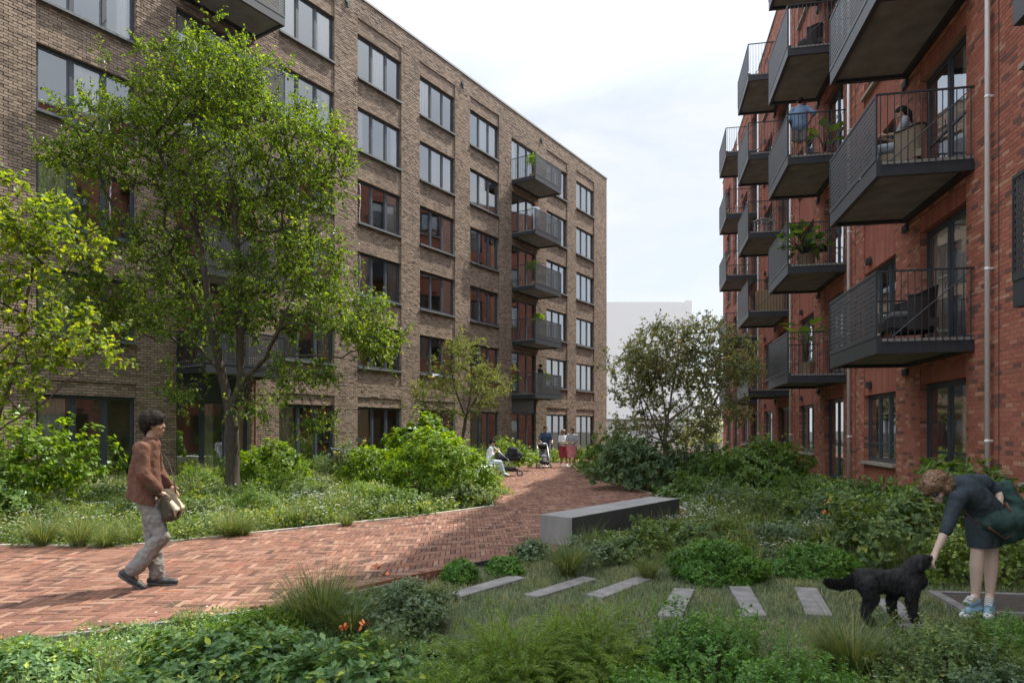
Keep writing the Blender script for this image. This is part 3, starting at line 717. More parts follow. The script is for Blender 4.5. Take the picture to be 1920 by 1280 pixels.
def blade_strip(base, dirn, L, w, curve, rng, seg=4):
    """arching blades: base (n,3), dirn horizontal unit (n,3), L, w (n,), curve (n,)"""
    n = len(base); side = np.stack([-dirn[:, 1], dirn[:, 0], np.zeros(n)], 1); V = []
    # blade twist so many show width to the viewer
    tw_ = rng.uniform(-1.2, 1.2, n); side = norm(side + dirn * np.sin(tw_)[:, None] * .8)
    for k in range(seg + 1):
        u = k / seg; th0 = curve[:, None] * u
        hor = L[:, None] * (u ** 1.0) * np.sin(th0 * .9 + .10); ver = L[:, None] * u * np.cos(th0 * .85)
        c = base + dirn * hor + np.array([0, 0, 1.0]) * ver; ww = (w * (1 - u) ** .8)[:, None] + .0004
        V += [c - side * ww, c + side * ww]
    V = np.stack(V, 1).reshape(-1, 3); Fq = np.array([(2 * k, 2 * k + 1, 2 * k + 3, 2 * k + 2) for k in range(seg)])
    return V, (np.arange(n)[:, None, None] * (2 * (seg + 1)) + Fq[None]).reshape(-1, 4)
def tuft_mesh(n, h, spread, w, seed, mat, curve=(.25, 1.2)):
    rng = np.random.default_rng(seed); a = rng.uniform(0, 6.28, n); d = np.stack([np.cos(a), np.sin(a), 0 * a], 1)
    base = d * (rng.random(n) ** .7 * spread)[:, None]; cv = rng.uniform(*curve, n)
    V, Fq = blade_strip(base, d, h * rng.uniform(.55, 1.12, n), w * rng.uniform(.6, 1.2, n), cv, rng)
    return np_mesh('ornamental_grass', V, Fq, mat)
gc = dict(trans=.35)
M['leaf_tree'] = leaf_mat('tree_leaf', [(0, .038, .070, .018), (.5, .075, .125, .022), (.85, .125, .18, .026), (1, .19, .235, .03)], .5, .4, tcol=(1.9, 1.8, .5))
M['leaf_yellow'] = leaf_mat('young_maple_leaf', [(0, .05, .09, .014), (.5, .11, .165, .020), (1, .20, .25, .03)], .5, .45)
M['leaf_olive'] = leaf_mat('sparse_tree_leaf', [(0, .06, .09, .035), (.6, .11, .15, .05), (.9, .18, .21, .06), (1, .26, .26, .07)], .45, .5)
M['leaf_maple'] = leaf_mat('maple_leaf', [(0, .10, .13, .08), (.6, .175, .205, .115), (.9, .25, .25, .11), (1, .34, .26, .10)], .5, .5, tcol=(1.9, 1.7, .8))
M['leaf_bright'] = leaf_mat('bright_shrub_leaf', [(0, .040, .085, .010), (.5, .085, .160, .013), (1, .17, .25, .020)], .45, .38)
M['leaf_hedge'] = leaf_mat('laurel_leaf', [(0, .040, .083, .024), (.5, .075, .140, .034), (1, .135, .205, .042)], .35, .38)
M['leaf_box'] = leaf_mat('box_leaf', [(0, .035, .085, .018), (.5, .070, .155, .027), (1, .12, .23, .035)], .35, .45)
M['leaf_dark'] = leaf_mat('dark_leaf', [(0, .040, .070, .042), (.5, .070, .112, .060), (1, .115, .165, .075)], .3, .42)
M['leaf_grey'] = leaf_mat('grey_green_leaf', [(0, .050, .082, .048), (.5, .082, .126, .068), (1, .135, .18, .098)], .3, .5)
M['leaf_cover'] = leaf_mat('ground_cover_leaf', [(0, .044, .078, .030), (.5, .086, .134, .044), (.9, .14, .195, .060), (1, .26, .27, .06)], .35, .5)
M['leaf_feather'] = leaf_mat('feathery_leaf', [(0, .055, .11, .022), (.5, .105, .18, .03), (1, .18, .25, .04)], .4, .5)
M['leaf_fore'] = leaf_mat('foreground_leaf', [(0, .045, .095, .036), (.5, .085, .160, .058), (.93, .15, .24, .08), (1, .42, .44, .05)], .35, .45)
M['leaf_ivy'] = leaf_mat('ivy_leaf', [(0, .07, .115, .03), (.5, .125, .18, .04), (1, .20, .25, .055)], .3, .4)
M['grass_blade'] = leaf_mat('grass_blade', [(0, .045, .075, .022), (.5, .085, .125, .035), (.85, .15, .18, .06), (1, .33, .28, .14)], .3, .5, tcol=(1.6, 1.5, .6))
M['lawn_blade'] = leaf_mat('lawn_blade', [(0, .08, .105, .055), (.5, .15, .185, .10), (.9, .24, .26, .15), (1, .40, .37, .26)], .3, .6, tcol=(1.5, 1.4, .6))
M['petal'] = leaf_mat('white_petal', [(0, .62, .60, .58), (1, .80, .80, .78)], .25, .6, tcol=(.9, .9, .9))
# ---- trees ------------------------------------------------------------
TY = 17.0; s_ = TY / F
def rel(px, py, dy=0, X0=437, Y0=TY, zb=0): 
    Y = Y0 + dy; return (at(px, Y) - at(X0, Y0), dy, zz(py, Y) - zb)
r_ = rel
T1 = mk_tree('broadleaf_tree', 'tall leafy green tree with a forked trunk in front of the brown brick building', (at(437, TY), TY, -.05),
    [[(0, 0, 0), r_(436, 840), r_(434, 775), r_(418, 700, .1), r_(395, 600, .15), r_(385, 520, 0), r_(372, 440, 0)],
     [r_(434, 775), r_(452, 715, -.2), r_(450, 600, -.3), r_(447, 480, -.2), r_(440, 380, 0), r_(425, 290, 0)],
     [r_(452, 715, -.2), r_(500, 665, -.6), r_(525, 610, -.9), r_(560, 520, -1.2)], [r_(500, 665, -.6), r_(580, 662, -.8), r_(660, 670, -1.0)],
     [r_(418, 700, .1), r_(370, 640, .5), r_(300, 635, .9), r_(240, 610, 1.2)], [r_(395, 600, .15), r_(350, 520, .5), r_(290, 450, .8)]],
    [(r_(400, 250), (2.6, 2.2, 2.1), 210), (r_(400, 140), (1.55, 1.4, .95), 80), (r_(250, 270), (1.6, 1.6, 1.3), 75), (r_(570, 300), (1.25, 1.3, 1.35), 90), (r_(140, 290), (.8, .9, .45), 22),
     (r_(550, 480), (1.5, 1.6, 1.2), 85), (r_(250, 500, .5), (1.5, 1.6, 1.3), 80), (r_(640, 590, -.3), (1.25, 1.2, .7), 50), (r_(690, 630, -.4), (.7, .8, .38), 22), (r_(230, 585, .6), (1.2, 1.2, .55), 36), (r_(400, 450), (1.9, 1.7, 1.5), 70), (r_(350, 590, -.3), (1.3, 1.2, .75), 40), (r_(500, 570, -.4), (1.2, 1.1, .75), 40), (r_(560, 690, -.8), (.9, .8, .35), 18), (r_(350, 720, -.3), (.7, .5, .3), 8), (r_(490, 750, -.3), (.9, .7, .25), 8), (r_(600, 780, -.5), (.45, .5, .25), 7)],
    'leaf_tree', leaf=.088, seed=7, twigs=8, per=11, r0=.165, expo=.52, tw=.5, droop=.55)
TY = 10.3
def r2(px, py, dy=0): return rel(px, py, dy, -10, 10.3)
mk_tree('young_maple', 'young maple with thin arching branches and large yellow green leaves at the left edge', (at(-10, TY), TY, -.05),
    [[(0, 0, 0), r2(-22, 890), r2(-14, 810), r2(10, 730, .1)], [r2(-14, 810), r2(70, 755, -.2), r2(150, 690, -.3), r2(200, 650, -.3)], [r2(-22, 890), r2(-50, 700, .3), r2(-50, 560, .3), r2(0, 450, .2)],
     [r2(-50, 700, .3), r2(50, 610, .1), r2(110, 520, 0), r2(150, 470, 0)], [r2(10, 730, .1), r2(45, 620, .4), r2(60, 520, .4), r2(70, 420, .3)]],
    [(r2(40, 400), (.75, .9, .55), 40), (r2(110, 430), (.65, .8, .45), 26), (r2(20, 510), (.8, .8, .6), 34), (r2(120, 590), (.75, .7, .38), 18), (r2(0, 620), (.6, .6, .5), 18), (r2(30, 700), (.7, .5, .35), 22), (r2(90, 650), (.5, .5, .3), 14), (r2(-120, 450), (1.0, .9, 1.2), 40), (r2(180, 650, -.2), (.35, .4, .18), 8)],
    'leaf_yellow', leaf=.075, ltype='broad', seed=9, twigs=5, per=6, r0=.038, bark='bark', tw=.26, droop=.3)
def r3(px, py, dy=0): return rel(px, py, dy, 868, 25.5)
mk_tree('small_tree', 'small sparse tree with yellowish leaves in front of the brown brick wall', (at(868, 25.5), 25.5, -.05),
    [[(0, 0, 0), r3(866, 830), r3(872, 780)], [r3(872, 780), r3(900, 730, .2), r3(920, 690, .2)], [r3(872, 780), r3(850, 720, -.2), r3(845, 670, -.2)], [r3(866, 830), r3(880, 750, .3), r3(885, 690, .3)]],
    [(r3(860, 700), (1.05, .95, 1.0), 90), (r3(920, 720), (.85, .8, .85), 64), (r3(805, 735), (.75, .7, .7), 40), (r3(868, 650), (.65, .6, .5), 30), (r3(860, 770), (1.0, .8, .3), 18)],
    'leaf_olive', leaf=.058, seed=13, twigs=7, per=9, r0=.06, tw=.30, droop=.2)
def r4(px, py, dy=0): return rel(px, py, dy, 1247, 18.6)
mk_tree('maple_tree', 'multi stemmed maple with dark green and bronze leaves standing between the two buildings', (at(1247, 18.6), 18.6, -.05),
    [[(0, 0, 0), r4(1247, 840), r4(1250, 790)], [r4(1250, 790), r4(1240, 720, .1), r4(1215, 650, .1), r4(1230, 610, .1)], [r4(1250, 790), r4(1262, 720, 0), r4(1275, 650, 0), r4(1290, 610)], [r4(1250, 790), r4(1290, 760, -.2), r4(1320, 720, -.3), r4(1350, 660, -.3)], [r4(1247, 840), r4(1215, 760, .3), r4(1180, 700, .3)]],
    [(r4(1240, 660), (1.05, 1.1, .85), 120), (r4(1190, 690), (.75, .8, .62), 60), (r4(1310, 640), (.95, .9, .75), 90), (r4(1350, 690, -.2), (.8, .8, .6), 60), (r4(1260, 740), (1.4, 1.0, .5), 50), (r4(1390, 650, -.3), (.55, .6, .32), 20), (r4(1200, 790), (.8, .7, .4), 40), (r4(1290, 800), (.9, .7, .4), 44), (r4(1240, 700), (1.0, .9, .6), 50), (r4(1180, 740), (.5, .5, .28), 14), (r4(1350, 760), (.8, .7, .4), 24)],
    'leaf_maple', leaf=.060, ltype='broad', seed=17, twigs=6, per=7, r0=.060, bark='bark_light', tw=.30, droop=.3)
def r5(px, py, dy=0): return rel(px, py, dy, 1325, 24)
mk_tree('maple_tree', 'second bronze leaved maple behind, close to the red building', (at(1325, 24), 24, -.05),
    [[(0, 0, 0), r5(1322, 820), r5(1325, 780)], [r5(1325, 780), r5(1355, 720), r5(1380, 690)], [r5(1325, 780), r5(1310, 720), r5(1300, 690)]],
    [(r5(1330, 720), (1.0, .9, .8), 60), (r5(1390, 690), (.9, .8, .6), 50), (r5(1300, 770), (.8, .8, .4), 24), (r5(1370, 770), (.7, .8, .4), 20)],
    'leaf_maple', leaf=.066, ltype='broad', seed=19, twigs=6, per=6, r0=.055, bark='bark_light', tw=.34, droop=.3)
# ---- shrubs -------------------------------------------------------------
def shrub_at(px, py_base, Y=None, **k):
    if Y is None: Y = G(px, py_base)[1]
    return (at(px, Y), Y)
mk_shrub('round_shrub', 'dense rounded bright green shrub right of the tall tree trunk', shrub_at(505, 0, 18.3), (.98, .8, .95), 'leaf_bright', .095, 'oval', 620, 12, 21, .12, zc=.38)
mk_shrub('round_shrub', 'bright shrub foliage just behind the tall tree trunk', shrub_at(452, 0, 19.2), (.5, .5, .72), 'leaf_bright', .09, 'oval', 200, 11, 22, .12, zc=.38)
mk_shrub('large_shrub', 'largest bright green rhododendron like shrub beside the path, left of the seated woman', shrub_at(818, 0, 15.6), (1.17, 1.0, .93), 'leaf_bright', .125, 'lance', 780, 13, 23, .14, zc=.66, stems=46, shell=.62, sl=.07)
mk_shrub('round_shrub', 'bright green shrub behind and left of the largest shrub', shrub_at(705, 0, 18.5), (.95, .8, .85), 'leaf_bright', .10, 'oval', 420, 12, 24, .16, zc=.42)
mk_shrub('tall_shrub', 'taller yellow green broad leaved shrub rising behind the largest shrub', shrub_at(790, 0, 21), (1.15, .9, 1.15), 'leaf_bright', .135, 'broad', 420, 10, 25, .18, zc=.72, stems=20)
mk_shrub('flowering_shrub', 'pale variegated shrub with white flowers against the brick wall', shrub_at(655, 0, 20.5), (.85, .7, .75), 'leaf_grey', .085, 'oval', 300, 10, 26, .16, zc=.6, flowers=50)
mk_shrub('broad_leaf_shrub', 'large broad leaved bright shrub below the young maple at the left edge', shrub_at(20, 0, 11.8), (1.3, .9, .95), 'leaf_bright', .088, 'broad', 560, 10, 27, .42, zc=.80, stems=30, shell=.4)
mk_shrub('broad_leaf_shrub', 'darker shrub mass at the far left edge behind the maple stem', shrub_at(-60, 0, 10.9), (1.0, .7, .75), 'leaf_hedge', .09, 'oval', 320, 10, 28, .2, zc=.4)
mk_shrub('flowering_shrub', 'shrub with white blossoms behind the seated woman', shrub_at(955, 0, 27), (1.1, .7, .85), 'leaf_bright', .10, 'oval', 300, 10, 29, .18, zc=.5, flowers=80)
mk_shrub('clipped_hedge', 'low clipped green hedge behind the man with the pushchair', shrub_at(1010, 0, 34), (2.6, .6, .62), 'leaf_bright', .10, 'oval', 420, 10, 30, .08, zc=.1)
mk_shrub('flowering_shrub', 'low white flowering hedge behind the walking women', shrub_at(1090, 0, 38), (3.0, .7, .65), 'leaf_feather', .10, 'oval', 380, 10, 31, .14, zc=.1, flowers=160)
mk_shrub('flowering_shrub', 'low hedge of white flowers below the far balconies', shrub_at(930, 0, 31), (1.6, .6, .6), 'leaf_feather', .10, 'oval', 260, 10, 32, .14, zc=.1, flowers=120)
mk_shrub('dark_shrub', 'spreading dark grey green shrub overhanging the right edge of the path', shrub_at(1200, 0, 18.6), (1.35, 1.2, 1.02), 'leaf_dark', .105, 'oval', 700, 12, 33, .22, zc=.42, stems=30, flowers=36)
mk_shrub('dark_shrub', 'green shrub behind the overhanging one, reaching over the path bend', shrub_at(1160, 0, 23.5), (1.35, 1.0, 1.15), 'leaf_hedge', .115, 'oval', 460, 12, 34, .2, zc=.45)
mk_shrub('dark_shrub', 'dense dark bush between the maple trunk and the red wall', shrub_at(1300, 0, 20.5), (1.3, 1.0, .9), 'leaf_dark', .11, 'oval', 420, 12, 35, .2, zc=.35)
mk_shrub('laurel_shrub', 'tall deep green rhododendron like shrub against the red brick wall', shrub_at(1425, 0, 16.5), (1.15, 1.0, .95), 'leaf_hedge', .125, 'lance', 640, 13, 36, .18, zc=.5, stems=20, sl=.07)
mk_shrub('laurel_shrub', 'lower green shrub left of the tall one by the red wall', shrub_at(1345, 0, 18.0), (1.0, .8, .8), 'leaf_hedge', .115, 'lance', 360, 13, 37, .18, zc=.4, sl=.07)
mk_shrub('rhododendron', 'glossy leaved shrub behind the head of the bending woman', (at(1795, 9.0), 9.0), (.78, .5, .42), 'leaf_hedge', .13, 'lance', 115, 12, 38, .25, zc=2.0, stems=40, sl=.05, stem_m='bark_light')
mk_shrub('leafy_shrub', 'wide leafy shrub with mid green leaves behind the dog', (at(1690, 8.6), 8.6), (1.0, .75, .62), 'leaf_cover', .085, 'oval', 520, 10, 39, .22, zc=.35)
mk_shrub('leafy_shrub', 'ivy covered hedge behind the legs of the bending woman', (at(1890, 7.35), 7.35), (.95, .38, .48), 'leaf_ivy', .042, 'round', 900, 10, 40, .06, zc=.28, upb=.1, shell=.85)
mk_shrub('leafy_shrub', 'green shrub against the red wall with white flower heads on top', (at(1600, 12.2), 12.2), (1.3, .7, .62), 'leaf_hedge', .075, 'oval', 520, 10, 41, .15, zc=.28, flowers=36)
mk_shrub('leafy_shrub', 'low green hedge at the foot of the red wall right of the drainpipe', (at(1700, 10.9), 10.9), (1.1, .55, .55), 'leaf_hedge', .075, 'oval', 360, 10, 42, .15, zc=.28)
mk_shrub('distant_shrub', 'distant hazy greenery closing the gap beside the red building', (at(1330, 60), 60), (3.2, 2, 2.1), 'leaf_maple', .22, 'oval', 420, 10, 48, .25, zc=.4)
# box bushes
mk_shrub('box_bush', 'small clipped box ball at the path corner beside the rust edging', (at(862, 7.35), 7.35), (.185, .185, .17), 'leaf_box', .028, 'oval', 620, 10, 43, .05, zc=.5, upb=.6, shell=.7, sl=.03, group=None)
mk_shrub('box_bush', 'small clipped box ball behind the leftmost slab bar', (at(946, 7.75), 7.75), (.20, .18, .15), 'leaf_box', .03, 'oval', 480, 10, 44, .1, zc=.45, upb=.6, shell=.7, sl=.03)
mk_shrub('box_bush', 'wide clipped bright green box bush in the middle of the lawn edge', (at(1348, 7.5), 7.5), (.50, .36, .34), 'leaf_box', .034, 'oval', 1500, 10, 45, .12, zc=.25, upb=.8, shell=.7, sl=.05)
mk_shrub('box_bush', 'darker clipped box bush left of the dog tail', (at(1530, 7.75), 7.75), (.50, .34, .30), 'leaf_box', .032, 'oval', 1100, 10, 46, .12, zc=.22, upb=.8, shell=.7, sl=.04)
# mid shrubs around the bench
for (px, Y, r, sd, lab) in [(1190, 8.6, (.52, .4, .30), 51, 'dark leafy bush in front of the concrete bench, left of the clipped box'), (1100, 8.25, (.34, .3, .26), 52, 'loose leafy bush below the left end of the bench'), (1330, 9.3, (.6, .45, .34), 53, 'leafy bush behind the wide clipped box bush'), (1000, 8.55, (.26, .22, .20), 54, 'small flowering bush beside the left end of the bench'), (1235, 9.6, (.5, .35, .30), 55, 'leafy bush hiding the foot of the bench'), (1480, 9.4, (.6, .4, .30), 56, 'low leafy bush behind the second clipped box bush')]:
    mk_shrub('leafy_bush', lab, (at(px, Y), Y), r, 'leaf_cover' if sd % 2 else 'leaf_grey', .05, 'oval', int(900 * r[0]), 10, sd, .22, zc=.3, stems=20, sl=.06, flowers=30 if sd in (52, 54, 55) else 10)
# ---- foreground shrubs -----------------------------------------------------
mk_shrub('low_shrub', 'leafy light green shrub in the foreground below the walking man', (at(420, 4.25), 4.25), (.62, .36, .29), 'leaf_fore', .060, 'oval', 760, 9, 61, .18, zc=.35, upb=.9, sl=.05)
mk_shrub('low_shrub', 'leafy shrub at the lower left, right of the first foreground shrub', (at(620, 3.95), 3.95), (.50, .32, .27), 'leaf_fore', .060, 'oval', 560, 9, 62, .18, zc=.35, upb=.9, sl=.05)
mk_shrub('low_shrub', 'light leafy shrub at the bottom edge below the walking man', (at(250, 3.6), 3.6), (.50, .28, .23), 'leaf_fore', .056, 'oval', 420, 9, 63, .18, zc=.35, upb=.9, sl=.05)
mk_shrub('herb_shrub', 'rounded dark green herb with butterflies above it', (at(745, 5.6), 5.6), (.42, .38, .26), 'leaf_grey', .042, 'oval', 720, 10, 64, .2, zc=.38, upb=.8, sl=.05)
def feathery(name, label, loc, r, seed, n=240, L=.30, mat='leaf_feather', ll=.05):
    rng = np.random.default_rng(seed); P, d = blob_pts(rng, n, r, .2, .0, .1); P[:, 2] = np.maximum(P[:, 2] + .05, .02)
    root = empty(name, (*loc, -.06), 0, label, 'shrub'); dirs = norm(d * np.array([1, 1, .5]) + rng.normal(0, .35, (n, 3)) + np.array([0, 0, .55])); K = 22
    pos = []; fw = []; q = P.copy(); dd = dirs.copy(); st = L * rng.uniform(.6, 1.1, n) / K; pa = []; pb = []
    for k in range(K):
        q2 = q + dd * st[:, None]; pa.append(q); pb.append(q2); dd = norm(dd + np.array([0, 0, -.075]) + rng.normal(0, .02, (n, 3)))
        for s in (-1, 1, 0):
            side = norm(np.cross(dd, np.array([0, 0, 1.0]))) * s + dd * .8 + rng.normal(0, .25, (n, 3)) + np.array([0, 0, .15]); pos.append(q); fw.append(side)
        q = q2
    pos = np.concatenate(pos); fw = np.concatenate(fw); V, Fq = leaves(pos, fw, np.tile([0, 0, 1.0], (len(pos), 1)) + rng.normal(0, .4, pos.shape), ll * rng.uniform(.5, 1.1, len(pos)), 'needle')
    link('foliage', np_mesh('foliage', V, Fq, M[mat]), root); tv, tf = tubes3(np.concatenate(pa), np.concatenate(pb), .0013, .0012); link('stems', np_mesh('stems', tv, tf, M['twig']), root); return root
mk_shrub('low_shrub', 'light leafy clump at the left end of the foreground bed', (at(60, 4.35), 4.35), (.42, .26, .20), 'leaf_fore', .045, 'oval', 420, 9, 65, .18, zc=.35, upb=.9, sl=.05)
mk_shrub('low_shrub', 'small leafy clump between the foreground shrub and the brick path edge', (at(500, 5.4), 5.4), (.36, .24, .16), 'leaf_bright', .035, 'oval', 380, 9, 66, .18, zc=.35, upb=.9, sl=.05)
feathery('feathery_shrub', 'feathery arching green shrub filling the lower centre foreground', (at(960, 4.1), 4.1), (.46, .36, .33), 71, 520, ll=.042)
feathery('feathery_shrub', 'right half of the feathery foreground foliage under the slab bars', (at(1110, 4.5), 4.5), (.36, .32, .32), 72, 380, ll=.042)
feathery('feathery_shrub', 'low trailing feathery plant left of the lower centre foreground shrub', (at(850, 3.7), 3.7), (.34, .26, .20), 73, 300, ll=.042)
for (px, Y, r, sd, lab, mt) in [(1330, 4.3, (.46, .38, .44), 81, 'small leaved green bush at the bottom, right of the feathery shrub', 'leaf_box'), (1480, 3.8, (.36, .32, .33), 82, 'small leaved bush at the bottom below the slab with the dark hole', 'leaf_box'), (1230, 3.7, (.30, .26, .27), 83, 'small leaved bush at the bottom between the feathery shrub and the taller bush', 'leaf_box'),
                             (1800, 4.15, (.44, .38, .42), 84, 'dense small leaved bush at the lower right corner below the woman', 'leaf_cover'), (1900, 3.8, (.34, .3, .30), 85, 'darkest bush in the lower right corner', 'leaf_dark'), (1700, 3.7, (.28, .24, .20), 86, 'small leaved bush at the bottom below the dog', 'leaf_cover'), (1905, 4.7, (.32, .3, .28), 87, 'bush at the right edge in front of the timber platform', 'leaf_box')]:
    mk_shrub('small_leaved_bush', lab, (at(px, Y), Y), r, mt, .026, 'oval', int(2400 * r[0]), 11, sd, .22, zc=.25, upb=.9, shell=.45, sl=.06)
mk_shrub('sprig_shrub', 'sprigs of larger rounded leaves rising over the fourth slab bar', (at(1300, 4.75), 4.75), (.26, .2, .22), 'leaf_grey', .040, 'round', 150, 9, 88, .3, zc=.6, upb=1.5, shell=.7, sl=.05)
# ---- ornamental grasses ----------------------------------------------------
protos = [tuft_mesh(520, .62, .07, .0035, 1, M['grass_blade'], (.2, 1.25)), tuft_mesh(420, .55, .06, .0035, 2, M['grass_blade'], (.15, 1.0)), tuft_mesh(620, .66, .09, .0035, 3, M['grass_blade'], (.3, 1.5))]
GR = [(80, 1022, 1.0, 'grass tuft at the far left along the kerb'), (150, 1024, 1.05, 'second grass tuft from the left along the kerb'), (200, 1024, .72, 'small yellow tipped grass tuft by the kerb corner left of the man'), (215, 925, 1.0, 'upright grass tuft behind the low garden wall'), (345, 930, 1.0, 'yellowish grass tuft right of the walking man near the tall tree'), (395, 905, 1.1, 'grass tuft between the glass door and the tree trunk'),
      (430, 1005, .85, 'grass tuft at the kerb in front of the tree trunk'), (560, 985, .95, 'grass tuft at the kerb in the middle of the left bed'), (455, 1002, .7, 'short grass tuft at the kerb right of the tree trunk'), (635, 965, .9, 'grass tuft standing left of the largest shrub'), (608, 960, .7, 'small grass tuft among white flowers in the left bed'), (620, 915, .9, 'soft grass clump deep in the left bed'), (650, 985, .6, 'low grass tuft at the kerb left of the largest shrub'),
      (605, 1178, 1.15, 'tall feathery grass tuft in the foreground beside the butterflies'), (570, 1168, .85, 'grass tuft at the brick path edge in the foreground'), (660, 1192, .85, 'grass tuft left of the herb shrub in the foreground'), (720, 1230, .55, 'thin foreground grass under the pair of butterflies'),
      (1065, 1072, .80, 'tall grass tuft in front of the left end of the bench'), (1215, 1080, .62, 'narrow grass tuft between the leafy bush and the clipped box'), (1350, 1010, .95, 'wispy grass tuft right of the bench among flowers'), (1385, 985, .8, 'wispy grass behind the clipped box bush'), (1545, 1035, .95, 'large grass tuft behind the second clipped box bush'), (1580, 1030, .8, 'grass tuft left of the leafy shrub behind the dog'),
      (1600, 1255, .78, 'long bladed grass in the foreground below the dog'), (1560, 1240, .62, 'grass in the foreground left below the dog'), (1660, 1250, .55, 'short grass clump in the foreground under the dog paws'), (60, 1262, .5, 'grass clump at the bottom left corner'), (130, 1250, .45, 'second grass clump from the bottom left corner'), (20, 1240, .45, 'grass at the left edge of the foreground bed'), (1100, 885, .8, 'grass tuft at the right kerb of the far path bend'), (1420, 925, 1.0, 'grass at the foot of the tall rhododendron like shrub'), (1290, 905, .9, 'grass below the maple tree')]
gi = 0
for px, py, sc, lab in GR:
    x, y = G(px, py); o = link('ornamental_grass', protos[gi % 3]); o.location = (x, y, -.07); o.rotation_euler = (0, 0, gi * 1.7); o.scale = (sc, sc, sc); tag(o, lab, 'grass tuft', 'ornamental grasses in the beds'); gi += 1
# ---- stuff: lawn grass, ground cover ----------------------------------------
def sample_poly(poly, n, rng, excl=()):
    xs = [p[0] for p in poly]; ys = [p[1] for p in poly]; out = []; c = 0
    while c < n:
        P = np.stack([rng.uniform(min(xs), max(xs), n * 2), rng.uniform(min(ys), max(ys), n * 2)], 1); P = P[inpoly(P, poly)]
        for e in excl: P = P[~inpoly(P, e)]
        out.append(P); c += len(P)
        if len(P) == 0: break
    return np.concatenate(out)[:n]
slabx = [[G(x, y, -.01) for x, y in s] for s in SL]
rng = np.random.default_rng(77)
n = 70000; P = sample_poly(LAWN, n, rng, slabx + [out_]); n = len(P); a = rng.uniform(0, 6.28, n); d = np.stack([np.cos(a), np.sin(a), 0 * a], 1)
hgt = .058 * rng.uniform(.5, 1.4, n) * (1 + .5 * np.sin(P[:, 0] * 3.1 + P[:, 1] * 2) * np.sin(P[:, 1] * 4.3))
V, Fq = blade_strip(np.concatenate([P, np.full((n, 1), -.056)], 1), d, hgt + .02, np.full(n, .0022), rng.uniform(.2, 1.6, n), rng, seg=2)
tag(link('lawn_grass', np_mesh('lawn_grass', V, Fq, M['lawn_blade'])), 'fine mown grass between the slab bars', 'grass', kind='stuff')
BED_L = [(-16, 10.05), (-7.11, 9.6), (-5.47, 9.52), (-4.9, 9.95), (-2.95, 11.78), (-1.68, 13.0), (-.5, 14.5), (-.68, 20.7), (-.4, 26.5), (.25, 32.6), (5.2, 43), (2.5, 41.8), (-6.6, 28.0), (-15, 14.5)]
BED_R = [(2.75, 29.3), (2.95, 23.8), (3.62, 17.2), (3.57, 13.6), (3.1, 11.9), (3.6, 8.6), (5.4, 7.7), (7.0, 8.0), (7.5, 11.3), (12, 34), (5, 34)]
BED_M = [(.95, 9.2), (.2, 8.65), (.5, 8.95), (2.2, 8.0), (3.9, 7.75), (5.2, 7.5), (3.9, 11.0), (3.12, 11.75)]
BED_M = [(.2, 8.62), (.86, 9.3), (3.05, 11.9), (3.7, 8.7), (5.4, 7.7), (5.3, 7.35), (4.0, 7.5), (2.2, 8.05), (.6, 8.75)]
BED_F = [(-14, 3.95), (-7, 4.33), (-3.75, 5.18), (-2.05, 6.2), (-1.2, 7.25), (-1.5, 6.6), (-1.15, 5.4), (.6, 4.5), (2.5, 4.35), (5.4, 4.6), (6, 5), (6, 2.6), (-14, 2.6)]
